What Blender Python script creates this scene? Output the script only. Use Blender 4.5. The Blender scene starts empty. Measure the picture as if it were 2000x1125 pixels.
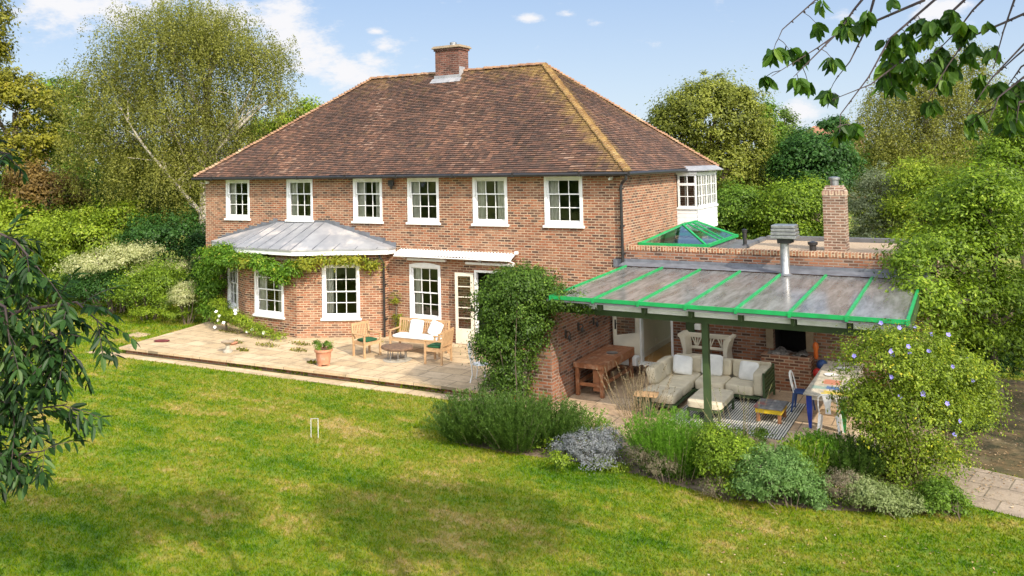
import bpy, math, random
import numpy as np
from mathutils import Matrix, Vector
R_ = math.radians
random.seed(7)
SC = bpy.context.scene
COL = SC.collection

# ------------------------------------------------------------------ camera, sky, sun, exposure
cd = bpy.data.cameras.new('camera'); cam = bpy.data.objects.new('camera', cd); COL.objects.link(cam)
cam.matrix_world = Matrix(((0.86198556, 0.04043066, 0.50531798, 18.6576456),
                           (0.50651799, -0.02837339, -0.86176242, -21.7329766),
                           (-0.02050404, 0.99877941, -0.04493631, 5.41233793), (0, 0, 0, 1)))
cd.sensor_fit = 'HORIZONTAL'; cd.sensor_width = 36.0
cd.lens = 1622.43751 * 36 / 2000
cd.shift_x = (1000 - 946.263858) / 2000
cd.shift_y = (246.978568 - 562.5) / 2000
cd.clip_start = 0.05; cd.clip_end = 2000
SC.camera = cam

SUN_AZ, SUN_EL = 62.0, 36.0          # degrees right of straight-out-from-the-front-wall, and up
sdir = Vector((math.sin(R_(SUN_AZ)) * math.cos(R_(SUN_EL)), -math.cos(R_(SUN_AZ)) * math.cos(R_(SUN_EL)), math.sin(R_(SUN_EL))))
ld = bpy.data.lights.new('sun', 'SUN'); ld.energy = 3.8; ld.angle = R_(0.6); ld.color = (1.0, 0.90, 0.75)
lo = bpy.data.objects.new('sun', ld); COL.objects.link(lo)
lo.rotation_euler = sdir.to_track_quat('Z', 'Y').to_euler(); lo.location = (0, 0, 40)

W = bpy.data.worlds.new('World'); SC.world = W; W.use_nodes = True
nt = W.node_tree; nt.nodes.clear()
def wn(t, **k):
    n = nt.nodes.new(t)
    for a, v in k.items(): setattr(n, a, v)
    return n
sky = wn('ShaderNodeTexSky', sky_type='NISHITA', sun_disc=False)
sky.sun_elevation = R_(SUN_EL); sky.sun_rotation = math.atan2(sdir.x, sdir.y); sky.air_density = 1.0; sky.dust_density = 0.6; sky.ozone_density = 1.6
geo = wn('ShaderNodeNewGeometry'); neg = wn('ShaderNodeVectorMath', operation='SCALE'); neg.inputs['Scale'].default_value = -1
nt.links.new(geo.outputs['Incoming'], neg.inputs[0])
stretch = wn('ShaderNodeVectorMath', operation='MULTIPLY'); stretch.inputs[1].default_value = (1, 1, 2.2)
nt.links.new(neg.outputs[0], stretch.inputs[0])
nz = wn('ShaderNodeTexNoise'); nz.inputs['Scale'].default_value = 15; nz.inputs['Detail'].default_value = 9; nz.inputs['Roughness'].default_value = 0.66
nt.links.new(stretch.outputs[0], nz.inputs['Vector'])
def wmath(op, a, b):
    n = wn('ShaderNodeMath', operation=op)
    for i, s in enumerate((a, b)):
        if isinstance(s, (int, float)): n.inputs[i].default_value = s
        else: nt.links.new(s, n.inputs[i])
    return n.outputs[0]
# cloud banks: (direction, angular size, strength); large unseen ones added for fill light
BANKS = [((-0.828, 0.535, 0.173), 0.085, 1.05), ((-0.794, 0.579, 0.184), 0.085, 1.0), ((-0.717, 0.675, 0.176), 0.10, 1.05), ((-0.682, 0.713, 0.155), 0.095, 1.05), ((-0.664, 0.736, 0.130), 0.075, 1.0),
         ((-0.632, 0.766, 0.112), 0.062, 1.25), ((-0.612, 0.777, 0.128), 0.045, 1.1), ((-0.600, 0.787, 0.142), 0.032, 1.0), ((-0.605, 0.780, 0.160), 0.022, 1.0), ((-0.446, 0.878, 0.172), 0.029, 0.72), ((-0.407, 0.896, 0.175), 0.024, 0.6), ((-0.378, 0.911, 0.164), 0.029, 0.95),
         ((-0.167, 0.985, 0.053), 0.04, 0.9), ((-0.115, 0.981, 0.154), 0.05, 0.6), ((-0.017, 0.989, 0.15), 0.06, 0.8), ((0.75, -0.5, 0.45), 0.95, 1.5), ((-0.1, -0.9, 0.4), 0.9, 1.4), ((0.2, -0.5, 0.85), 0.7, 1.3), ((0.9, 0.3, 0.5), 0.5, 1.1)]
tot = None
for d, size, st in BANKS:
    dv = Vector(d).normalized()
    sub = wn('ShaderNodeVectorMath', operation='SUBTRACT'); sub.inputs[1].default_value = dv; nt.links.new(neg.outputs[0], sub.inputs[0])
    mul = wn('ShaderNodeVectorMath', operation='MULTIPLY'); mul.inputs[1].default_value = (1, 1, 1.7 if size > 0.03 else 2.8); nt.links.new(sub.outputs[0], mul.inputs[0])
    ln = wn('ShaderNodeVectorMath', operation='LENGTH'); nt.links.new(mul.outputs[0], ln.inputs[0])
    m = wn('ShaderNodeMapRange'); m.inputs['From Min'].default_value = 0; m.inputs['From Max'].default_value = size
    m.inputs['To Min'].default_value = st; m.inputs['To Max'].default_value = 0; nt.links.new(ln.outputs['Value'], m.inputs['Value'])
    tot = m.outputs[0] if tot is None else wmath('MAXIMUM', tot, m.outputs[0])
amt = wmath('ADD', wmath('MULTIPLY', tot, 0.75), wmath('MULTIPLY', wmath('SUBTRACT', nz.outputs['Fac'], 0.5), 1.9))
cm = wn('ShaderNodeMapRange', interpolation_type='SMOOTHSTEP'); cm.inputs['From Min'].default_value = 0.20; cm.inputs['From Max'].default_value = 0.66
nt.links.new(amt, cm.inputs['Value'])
sep = wn('ShaderNodeSeparateXYZ'); nt.links.new(neg.outputs[0], sep.inputs[0])
el = wn('ShaderNodeMapRange', interpolation_type='SMOOTHSTEP'); el.inputs['From Min'].default_value = -0.02; el.inputs['From Max'].default_value = 0.30; nt.links.new(sep.outputs['Z'], el.inputs['Value'])
grad = wn('ShaderNodeMix', data_type='RGBA'); nt.links.new(el.outputs[0], grad.inputs['Factor']); grad.inputs['A'].default_value = (5.0, 5.9, 6.9, 1); grad.inputs['B'].default_value = (2.7, 4.0, 6.3, 1)
sb = wn('ShaderNodeMix', data_type='RGBA'); sb.inputs['Factor'].default_value = 0.8; nt.links.new(sky.outputs[0], sb.inputs['A']); nt.links.new(grad.outputs['Result'], sb.inputs['B'])
# cloud brightness raised towards the sun so the unseen banks fill the shadows
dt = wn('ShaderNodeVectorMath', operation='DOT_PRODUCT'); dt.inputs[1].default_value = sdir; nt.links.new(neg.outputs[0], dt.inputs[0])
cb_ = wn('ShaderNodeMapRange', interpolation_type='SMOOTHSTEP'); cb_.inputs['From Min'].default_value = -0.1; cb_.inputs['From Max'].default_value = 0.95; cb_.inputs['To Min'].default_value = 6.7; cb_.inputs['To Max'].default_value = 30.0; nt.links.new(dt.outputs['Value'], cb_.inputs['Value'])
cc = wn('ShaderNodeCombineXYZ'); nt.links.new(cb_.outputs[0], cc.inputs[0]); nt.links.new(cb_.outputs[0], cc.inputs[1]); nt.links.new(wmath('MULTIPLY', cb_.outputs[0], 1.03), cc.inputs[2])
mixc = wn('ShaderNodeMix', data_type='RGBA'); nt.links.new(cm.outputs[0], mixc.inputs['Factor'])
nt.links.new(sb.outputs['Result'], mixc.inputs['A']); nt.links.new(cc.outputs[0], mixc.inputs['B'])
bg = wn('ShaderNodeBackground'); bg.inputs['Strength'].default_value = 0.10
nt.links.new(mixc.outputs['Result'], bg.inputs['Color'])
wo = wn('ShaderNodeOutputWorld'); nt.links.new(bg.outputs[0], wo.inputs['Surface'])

SC.view_settings.view_transform = 'Standard'; SC.view_settings.look = 'None'
SC.view_settings.exposure = 0.50; SC.view_settings.gamma = 1.0; SC.view_settings.use_curve_mapping = False
SC.render.engine = 'CYCLES'
SC.cycles.max_bounces = 8; SC.cycles.transparent_max_bounces = 12; SC.cycles.caustics_reflective = False; SC.cycles.caustics_refractive = False

# ------------------------------------------------------------------ materials
class NB:
    """small node-tree builder"""
    def __init__(s, name):
        s.m = bpy.data.materials.new(name); s.m.use_nodes = True; s.t = s.m.node_tree; s.t.nodes.clear()
        s.out = s.n('ShaderNodeOutputMaterial')
    def n(s, t, **k):
        n = s.t.nodes.new(t)
        for a, v in k.items(): setattr(n, a, v)
        return n
    def l(s, a, b): s.t.links.new(a, b)
    def put(s, sock, v):
        if hasattr(v, 'is_linked') or isinstance(v, bpy.types.NodeSocket): s.l(v, sock)
        elif isinstance(v, (tuple, list)) and len(v) == 3 and sock.type == 'RGBA': sock.default_value = (*v, 1)
        else: sock.default_value = v
    def noise(s, vec, scale, detail=4, rough=0.55):
        n = s.n('ShaderNodeTexNoise'); s.put(n.inputs['Scale'], scale); n.inputs['Detail'].default_value = detail; n.inputs['Roughness'].default_value = rough
        if vec is not None: s.l(vec, n.inputs['Vector'])
        return n.outputs['Fac']
    def ramp(s, fac, stops, interp='LINEAR'):
        n = s.n('ShaderNodeValToRGB'); n.color_ramp.interpolation = interp; e = n.color_ramp.elements
        while len(e) > 1: e.remove(e[-1])
        e[0].position = stops[0][0]; e[0].color = (*stops[0][1], 1)
        for p, c in stops[1:]:
            x = e.new(p); x.color = (*c, 1)
        s.put(n.inputs[0], fac); return n.outputs[0]
    def mix(s, f, a, b, bt='MIX'):
        n = s.n('ShaderNodeMix', data_type='RGBA', blend_type=bt)
        s.put(n.inputs['Factor'], f); s.put(n.inputs['A'], a); s.put(n.inputs['B'], b); return n.outputs['Result']
    def math(s, op, a, b=0.0, clamp=False):
        n = s.n('ShaderNodeMath', operation=op, use_clamp=clamp); s.put(n.inputs[0], a); s.put(n.inputs[1], b); return n.outputs[0]
    def rng(s, v, a, b, c=0.0, d=1.0, smooth=True):
        n = s.n('ShaderNodeMapRange', interpolation_type='SMOOTHSTEP' if smooth else 'LINEAR')
        for i, q in zip(('From Min', 'From Max', 'To Min', 'To Max'), (a, b, c, d)): n.inputs[i].default_value = q
        s.put(n.inputs['Value'], v); return n.outputs[0]
    def obj(s): return s.n('ShaderNodeTexCoord').outputs['Object']
    def pos(s): return s.n('ShaderNodeNewGeometry').outputs['Position']
    def uv(s): return s.n('ShaderNodeTexCoord').outputs['UV']
    def attr(s, name): return s.n('ShaderNodeAttribute', attribute_name=name).outputs['Fac']
    def mapping(s, v, scale=(1, 1, 1), rot=(0, 0, 0), loc=(0, 0, 0)):
        n = s.n('ShaderNodeMapping'); n.inputs['Scale'].default_value = scale; n.inputs['Rotation'].default_value = rot; n.inputs['Location'].default_value = loc
        s.l(v, n.inputs['Vector']); return n.outputs[0]
    def bump(s, h, strength=0.4, dist=0.01):
        n = s.n('ShaderNodeBump'); n.inputs['Strength'].default_value = strength; n.inputs['Distance'].default_value = dist; s.l(h, n.inputs['Height']); return n.outputs[0]
    def prin(s, col, rough=0.6, metal=0.0, normal=None, **k):
        n = s.n('ShaderNodeBsdfPrincipled'); s.put(n.inputs['Base Color'], col); s.put(n.inputs['Roughness'], rough); n.inputs['Metallic'].default_value = metal
        if normal is not None: s.l(normal, n.inputs['Normal'])
        for a, v in k.items(): s.put(n.inputs[a.replace('_', ' ')], v)
        return n.outputs[0]
    def done(s, sh): s.l(sh, s.out.inputs['Surface']); return s.m

def mottled(name, c1, c2, scale=6.0, rough=0.6, bump=0.0, bscale=60, metal=0.0, c3=None, **k):
    b = NB(name); v = b.pos()
    f = b.rng(b.noise(v, scale, 6), 0.3, 0.7)
    col = b.mix(f, c1, c2)
    if c3: col = b.mix(b.rng(b.noise(v, scale * 0.35, 5, 0.65), 0.52, 0.68), col, c3)
    nrm = b.bump(b.noise(v, bscale, 4), bump, 0.01) if bump else None
    return b.done(b.prin(col, rough, metal, nrm, **k))

BRICKS = [(0.0, (0.040, 0.026, 0.024)), (0.14, (0.10, 0.048, 0.034)), (0.28, (0.20, 0.078, 0.040)), (0.45, (0.30, 0.105, 0.048)), (0.62, (0.38, 0.135, 0.060)), (0.78, (0.30, 0.155, 0.095)), (0.92, (0.46, 0.235, 0.13)), (1.0, (0.18, 0.085, 0.06))]
def brick(name, stops=BRICKS, mortar=(0.62, 0.49, 0.34), bw=0.225, rh=0.075, tone=(1, 1, 1), soldier=False, stain=0.5, msize=0.013):
    b = NB(name); uv = b.uv()
    if soldier: uv = b.mapping(uv, rot=(0, 0, math.pi / 2))
    wob = b.n('ShaderNodeTexNoise'); wob.inputs['Scale'].default_value = 6; b.l(uv, wob.inputs['Vector'])
    t = b.n('ShaderNodeTexBrick'); t.offset = 0.5; t.inputs['Scale'].default_value = 1.0
    b.l(uv, t.inputs['Vector'])
    t.inputs['Brick Width'].default_value = bw; t.inputs['Row Height'].default_value = rh; t.inputs['Mortar Size'].default_value = msize
    t.inputs['Mortar Smooth'].default_value = 0.25; t.inputs['Bias'].default_value = 0.0
    t.inputs['Color1'].default_value = (0, 0, 0, 1); t.inputs['Color2'].default_value = (1, 1, 1, 1); t.inputs['Mortar'].default_value = (0.5, 0.5, 0.5, 1)
    col = b.ramp(t.outputs['Color'], stops)
    p = b.pos()
    col = b.mix(b.rng(b.noise(p, 55, 5), 0.3, 0.75, 0.0, 0.22), col, (0.52, 0.26, 0.15))
    col = b.mix(b.rng(b.noise(p, 0.55, 5, 0.6), 0.45, 0.68, 0, 0.4), col, b.mix(0.4, col, (0.60, 0.36, 0.21)))
    col = b.mix(b.rng(b.noise(b.mapping(p, scale=(1, 1, 0.6)), 1.1, 6, 0.65), 0.52, 0.72, 0, stain), col, b.mix(1.0, col, (0.52, 0.44, 0.42), 'MULTIPLY'))
    streak = b.noise(b.mapping(p, scale=(1, 1, 0.16)), 2.6, 5, 0.6)
    col = b.mix(b.rng(streak, 0.56, 0.74, 0, 0.42), col, (0.46, 0.33, 0.24))
    mort = b.mix(b.rng(b.noise(p, 3.0, 5), 0.35, 0.65), mortar, tuple(c * 0.68 for c in mortar))
    col = b.mix(t.outputs['Fac'], col, mort)
    if tone != (1, 1, 1): col = b.mix(1.0, col, tone, 'MULTIPLY')
    h = b.math('SUBTRACT', b.math('MULTIPLY', b.noise(p, 90, 4), 0.4), t.outputs['Fac'])
    return b.done(b.prin(col, 0.88, 0, b.bump(h, 0.6, 0.008)))

M = {}
M['brick'] = brick('house_brick', tone=(0.79, 0.73, 0.70))
M['brick_dark'] = brick('weathered_brick', stain=0.95, tone=(0.72, 0.64, 0.60), mortar=(0.42, 0.37, 0.31))
M['brick_soldier'] = brick('coping_brick', soldier=True, bw=0.225, rh=0.075, tone=(0.95, 0.92, 0.86))
M['brick_old'] = brick('chimney_brick', [(0, (0.035, 0.02, 0.02)), (0.35, (0.09, 0.04, 0.032)), (0.7, (0.17, 0.065, 0.045)), (1, (0.26, 0.12, 0.08))], mortar=(0.28, 0.22, 0.18), stain=0.8, tone=(0.74, 0.62, 0.60))
M['brick_brown'] = brick('brown_brick', [(0, (0.05, 0.032, 0.025)), (0.4, (0.11, 0.066, 0.046)), (0.75, (0.18, 0.10, 0.07)), (1, (0.27, 0.16, 0.11))], mortar=(0.44, 0.36, 0.28), stain=0.5)
M['white'] = mottled('white_paint', (0.86, 0.86, 0.85), (0.80, 0.80, 0.78), 5, 0.38, c3=(0.72, 0.71, 0.67))
M['white_board'] = mottled('white_boarding', (0.80, 0.80, 0.80), (0.74, 0.74, 0.74), 8, 0.5)
M['cream'] = mottled('cream_paint', (0.72, 0.66, 0.54), (0.66, 0.60, 0.48), 4, 0.5)
M['cream_wall'] = mottled('cream_wall', (0.76, 0.70, 0.54), (0.72, 0.66, 0.50), 2, 0.8)
M['black'] = mottled('black_metal', (0.018, 0.017, 0.017), (0.03, 0.028, 0.027), 9, 0.38)
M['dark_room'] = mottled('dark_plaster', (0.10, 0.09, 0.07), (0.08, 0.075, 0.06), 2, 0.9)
M['lead'] = mottled('lead_sheet', (0.34, 0.34, 0.35), (0.25, 0.255, 0.27), 2.2, 0.5, 0.25, 12, metal=0.1, c3=(0.52, 0.48, 0.45))
M['lead_dark'] = mottled('lead_flashing', (0.17, 0.18, 0.20), (0.11, 0.115, 0.13), 4, 0.5, 0.25, 30)
M['green'] = mottled('bright_green_paint', (0.008, 0.34, 0.085), (0.014, 0.25, 0.07), 5, 0.45, c3=(0.03, 0.36, 0.12))
M['dkgreen'] = mottled('dark_green_paint', (0.05, 0.085, 0.028), (0.035, 0.062, 0.022), 3, 0.5)
M['steel'] = mottled('galvanised_steel', (0.42, 0.42, 0.41), (0.30, 0.30, 0.30), 12, 0.42, metal=0.8)
M['teak'] = mottled('pale_teak', (0.52, 0.33, 0.17), (0.43, 0.26, 0.13), 8, 0.6, 0.2, 90)
M['oldwood'] = mottled('old_bench_wood', (0.33, 0.135, 0.055), (0.22, 0.085, 0.035), 9, 0.7, 0.4, 70, c3=(0.40, 0.24, 0.15))
M['floorwood'] = mottled('oak_floor', (0.52, 0.26, 0.07), (0.44, 0.21, 0.055), 5, 0.4)
M['cloth_white'] = mottled('white_cloth', (0.80, 0.80, 0.78), (0.72, 0.72, 0.70), 7, 0.9, 0.9, 9)
M['cloth_cream'] = mottled('cream_cloth', (0.66, 0.59, 0.44), (0.57, 0.505, 0.375), 5, 0.95, 0.9, 9)
M['cloth_green'] = mottled('green_cloth', (0.012, 0.10, 0.035), (0.008, 0.07, 0.025), 8, 0.9)
M['curtain'] = mottled('curtain_cloth', (0.80, 0.77, 0.70), (0.68, 0.64, 0.56), 8, 0.95)
M['terracotta'] = mottled('terracotta', (0.58, 0.26, 0.15), (0.48, 0.21, 0.12), 6, 0.8, 0.2, 60, c3=(0.62, 0.42, 0.32))
M['stone'] = mottled('garden_stone', (0.42, 0.38, 0.30), (0.33, 0.30, 0.24), 9, 0.85, 0.5, 50)
M['soil'] = mottled('bed_soil', (0.20, 0.145, 0.10), (0.11, 0.08, 0.055), 5, 0.95, 0.8, 25, c3=(0.30, 0.24, 0.18))
M['bark'] = mottled('grey_bark', (0.17, 0.13, 0.09), (0.09, 0.07, 0.05), 9, 0.9, 0.6, 30)
M['birchbark'] = mottled('birch_bark', (0.55, 0.50, 0.42), (0.38, 0.33, 0.26), 5, 0.8, 0.4, 18, c3=(0.16, 0.13, 0.10))
M['twig'] = mottled('dark_twig', (0.045, 0.03, 0.035), (0.07, 0.05, 0.045), 9, 0.8)
M['paleTwig'] = mottled('pale_stem', (0.42, 0.33, 0.20), (0.30, 0.23, 0.13), 9, 0.8)
M['blue'] = mottled('blue_paint', (0.010, 0.045, 0.36), (0.008, 0.035, 0.28), 6, 0.45)
M['grn2'] = mottled('leaf_green_paint', (0.03, 0.22, 0.05), (0.02, 0.17, 0.04), 6, 0.45)
M['yellow'] = mottled('yellow_paint', (0.72, 0.50, 0.02), (0.62, 0.42, 0.02), 7, 0.5)
M['red'] = mottled('red_plastic', (0.55, 0.02, 0.015), (0.5, 0.02, 0.015), 4, 0.4)
M['orange'] = mottled('orange_plastic', (0.75, 0.17, 0.02), (0.65, 0.13, 0.02), 4, 0.5)
M['navy'] = mottled('navy_plastic', (0.02, 0.05, 0.15), (0.02, 0.06, 0.2), 4, 0.5)
M['greywood'] = mottled('grey_painted_wood', (0.22, 0.22, 0.22), (0.12, 0.12, 0.125), 9, 0.7, c3=(0.28, 0.10, 0.08))
M['brownleg'] = mottled('brown_wood', (0.35, 0.15, 0.07), (0.28, 0.12, 0.05), 9, 0.6)
M['ash'] = mottled('wood_ash', (0.36, 0.33, 0.30), (0.12, 0.11, 0.10), 14, 0.95, 0.8, 30)
M['soot'] = mottled('soot', (0.012, 0.010, 0.009), (0.02, 0.017, 0.015), 5, 0.95)
M['sandstone'] = mottled('tan_stone', (0.36, 0.28, 0.19), (0.28, 0.21, 0.14), 6, 0.9, 0.3, 40)
M['tablewash'] = mottled('whitewashed_table', (0.60, 0.55, 0.45), (0.45, 0.40, 0.32), 8, 0.6, c3=(0.52, 0.25, 0.18))
M['gravelroof'] = mottled('gravel_roof', (0.46, 0.34, 0.22), (0.34, 0.25, 0.165), 40, 0.95, 0.8, 90, c3=(0.50, 0.40, 0.29))
M['roofdark'] = mottled('roof_membrane', (0.10, 0.10, 0.105), (0.15, 0.15, 0.15), 3, 0.7)
M['farroof'] = mottled('far_tiles', (0.36, 0.16, 0.09), (0.30, 0.14, 0.08), 2, 0.9)
M['logs'] = mottled('split_logs', (0.20, 0.12, 0.07), (0.10, 0.06, 0.04), 12, 0.9)
M['thatch'] = mottled('dry_brown_stem', (0.33, 0.24, 0.12), (0.22, 0.16, 0.08), 9, 0.9)
M['lilac'] = mottled('lilac_petal', (0.20, 0.18, 0.62), (0.30, 0.26, 0.68), 30, 0.7)
M['petal'] = mottled('white_petal', (0.85, 0.84, 0.80), (0.8, 0.78, 0.76), 30, 0.7)

def glass(name, tint=(0.9, 0.93, 0.9), refl=(1, 1, 1)):
    b = NB(name); f = b.n('ShaderNodeFresnel'); f.inputs['IOR'].default_value = 1.52
    tr = b.n('ShaderNodeBsdfTransparent'); tr.inputs[0].default_value = (*tint, 1)
    nn = b.bump(b.noise(b.pos(), 2.2, 2), 0.28, 0.03)
    gl = b.n('ShaderNodeBsdfGlossy'); gl.inputs['Roughness'].default_value = 0.02; gl.inputs[0].default_value = (*refl, 1); b.l(nn, gl.inputs['Normal'])
    ff = b.math('MULTIPLY', f.outputs[0], 1.6, True)
    mx = b.n('ShaderNodeMixShader'); b.l(ff, mx.inputs[0]); b.l(tr.outputs[0], mx.inputs[1]); b.l(gl.outputs[0], mx.inputs[2])
    return b.done(mx.outputs[0])
M['glass'] = glass('window_glass')
def canopy_glass():
    b = NB('weathered_glazing'); p = b.pos()
    f = b.n('ShaderNodeFresnel'); f.inputs['IOR'].default_value = 1.5
    tr = b.n('ShaderNodeBsdfTransparent'); tr.inputs[0].default_value = (0.93, 0.93, 0.90, 1)
    streak = b.noise(b.mapping(p, scale=(3.0, 0.5, 1)), 1.6, 6, 0.65)
    col = b.mix(b.rng(streak, 0.35, 0.7), (0.60, 0.58, 0.55), (0.86, 0.85, 0.83))
    df = b.n('ShaderNodeBsdfDiffuse'); b.l(col, df.inputs[0])
    tl = b.n('ShaderNodeBsdfTranslucent'); b.l(col, tl.inputs[0])
    m0 = b.n('ShaderNodeMixShader'); m0.inputs[0].default_value = 0.58; b.l(df.outputs[0], m0.inputs[1]); b.l(tl.outputs[0], m0.inputs[2])
    m1 = b.n('ShaderNodeMixShader'); b.l(b.rng(streak, 0.3, 0.75, 0.42, 0.66), m1.inputs[0]); b.l(tr.outputs[0], m1.inputs[1]); b.l(m0.outputs[0], m1.inputs[2])
    gl = b.n('ShaderNodeBsdfGlossy'); gl.inputs['Roughness'].default_value = 0.16; b.l(b.bump(b.noise(p, 0.9, 2), 0.15, 0.03), gl.inputs['Normal'])
    m2 = b.n('ShaderNodeMixShader'); b.l(b.math('MULTIPLY', f.outputs[0], 0.85, True), m2.inputs[0]); b.l(m1.outputs[0], m2.inputs[1]); b.l(gl.outputs[0], m2.inputs[2])
    return b.done(m2.outputs[0])
M['canopy'] = canopy_glass()
def sky_pane():
    b = NB('skylight_glass'); g0 = b.n('ShaderNodeBsdfGlossy'); g0.inputs['Roughness'].default_value = 0.05; g0.inputs[0].default_value = (0.75, 0.9, 0.95, 1); t = b.n('ShaderNodeBsdfTransparent'); t.inputs[0].default_value = (0.6, 0.8, 0.8, 1)
    m = b.n('ShaderNodeMixShader'); m.inputs[0].default_value = 0.45; b.l(t.outputs[0], m.inputs[1]); b.l(g0.outputs[0], m.inputs[2]); return b.done(m.outputs[0])
M['bluepane'] = sky_pane()

def tile_mat():
    b = NB('clay_roof_tiles'); r = b.attr('rnd'); p = b.pos()
    col = b.ramp(r, [(0, (0.050, 0.030, 0.026)), (0.25, (0.085, 0.048, 0.036)), (0.5, (0.125, 0.064, 0.044)), (0.75, (0.18, 0.083, 0.053)), (0.93, (0.26, 0.13, 0.078)), (1, (0.32, 0.20, 0.14))])
    col = b.mix(b.rng(b.noise(p, 0.5, 5, 0.6), 0.4, 0.65, 0, 0.75), col, b.mix(1.0, col, (0.55, 0.55, 0.60), 'MULTIPLY'))
    col = b.mix(b.rng(b.noise(p, 30, 4), 0.35, 0.7, 0, 0.5), col, b.mix(0.45, col, (0.30, 0.20, 0.13)))
    lc = b.ramp(b.noise(p, 6, 4), [(0.3, (0.16, 0.09, 0.045)), (0.55, (0.30, 0.19, 0.06)), (0.75, (0.44, 0.30, 0.10))])
    lf = b.math('ADD', b.attr('lich'), b.math('MULTIPLY', b.math('SUBTRACT', b.noise(p, 2.2, 7, 0.72), 0.5), 2.2))
    col = b.mix(b.rng(lf, 0.10, 0.85, 0, 0.9), col, lc)
    return b.done(b.prin(col, 0.85, 0, b.bump(b.noise(p, 70, 4), 0.5, 0.006)))
M['tile'] = tile_mat()
M['hiptile'] = mottled('lichened_bonnet_tiles', (0.44, 0.30, 0.12), (0.26, 0.15, 0.07), 5, 0.9, 0.4, 40, c3=(0.50, 0.40, 0.20))
M['hiptile2'] = mottled('plain_bonnet_tiles', (0.34, 0.20, 0.11), (0.22, 0.11, 0.065), 5, 0.9, 0.4, 40, c3=(0.42, 0.30, 0.18))

def paving(name, c1, c2, c3, bw=0.75, rh=0.55, rot=0.0, moss=0.5):
    b = NB(name); p = b.pos(); v = b.mapping(p, rot=(0, 0, rot))
    t = b.n('ShaderNodeTexBrick'); t.offset = 0.37; t.squash = 1.4; t.squash_frequency = 3
    t.inputs['Brick Width'].default_value = bw; t.inputs['Row Height'].default_value = rh; t.inputs['Mortar Size'].default_value = 0.012; t.inputs['Scale'].default_value = 1
    t.inputs['Color1'].default_value = (0, 0, 0, 1); t.inputs['Color2'].default_value = (1, 1, 1, 1); b.l(v, t.inputs['Vector'])
    col = b.ramp(t.outputs['Color'], [(0, c1), (0.5, c2), (1, c3)])
    col = b.mix(b.rng(b.noise(p, 2.0, 8, 0.7), 0.42, 0.7, 0, 0.75), col, tuple(x * 0.62 for x in c1))
    col = b.mix(b.rng(b.noise(p, 18, 5, 0.7), 0.5, 0.75, 0, 0.6), col, tuple(min(1, x * 1.25) for x in c3))
    col = b.mix(b.math('MULTIPLY', t.outputs['Fac'], 0.8), col, (0.13, 0.11, 0.07))
    col = b.mix(b.rng(b.noise(p, 1.7, 7, 0.7), 0.64, 0.74, 0, moss), col, (0.16, 0.17, 0.045))
    h = b.math('SUBTRACT', b.noise(p, 35, 5), t.outputs['Fac'])
    return b.done(b.prin(col, 0.9, 0, b.bump(h, 0.45, 0.012)))
M['paving'] = paving('sandstone_paving', (0.47, 0.345, 0.20), (0.54, 0.40, 0.24), (0.59, 0.45, 0.285))
M['paving2'] = paving('terrace_paving', (0.46, 0.32, 0.20), (0.52, 0.375, 0.24), (0.56, 0.43, 0.29), 0.9, 0.7)
M['pathstone'] = paving('grey_brown_path', (0.30, 0.23, 0.17), (0.34, 0.27, 0.20), (0.38, 0.30, 0.23), 0.6, 0.6, 0.2, 0.25)
def grass_col(b, p):
    n1 = b.noise(p, 0.33, 6, 0.62); n2 = b.noise(b.mapping(p, scale=(0.7, 2.1, 1), rot=(0, 0, -0.45)), 0.9, 6, 0.68); n3 = b.noise(p, 5, 5, 0.7)
    f = b.math('ADD', b.math('MULTIPLY', n1, 0.36), b.math('ADD', b.math('MULTIPLY', n2, 0.40), b.math('MULTIPLY', n3, 0.32)))
    return b.ramp(f, [(0.40, (0.045, 0.115, 0.003)), (0.465, (0.095, 0.185, 0.005)), (0.53, (0.175, 0.235, 0.010)), (0.585, (0.27, 0.265, 0.032)), (0.64, (0.42, 0.31, 0.11))])
def lawn_mat():
    b = NB('lawn'); p = b.pos(); col = grass_col(b, p)
    col = b.mix(b.rng(b.noise(p, 60, 4), 0.35, 0.7, 0, 0.5), col, b.mix(1.0, col, (0.5, 0.55, 0.4), 'MULTIPLY'))
    return b.done(b.prin(col, 0.95, 0, b.bump(b.noise(p, 45, 5), 0.8, 0.03)))
M['lawn'] = lawn_mat()
def blade_mat():
    b = NB('grass_blades'); p = b.pos(); r = b.attr('rnd')
    col = grass_col(b, p)
    col = b.mix(b.rng(r, 0.0, 1.0, 0, 0.85, False), b.mix(1.0, col, (0.55, 0.75, 0.5), 'MULTIPLY'), b.mix(1.0, col, (1.45, 1.3, 1.2), 'MULTIPLY'))
    d = b.n('ShaderNodeBsdfDiffuse'); b.l(col, d.inputs[0]); t = b.n('ShaderNodeBsdfTranslucent'); b.l(col, t.inputs[0])
    m = b.n('ShaderNodeMixShader'); m.inputs[0].default_value = 0.35; b.l(d.outputs[0], m.inputs[1]); b.l(t.outputs[0], m.inputs[2])
    return b.done(m.outputs[0])
M['blade'] = blade_mat()

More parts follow.
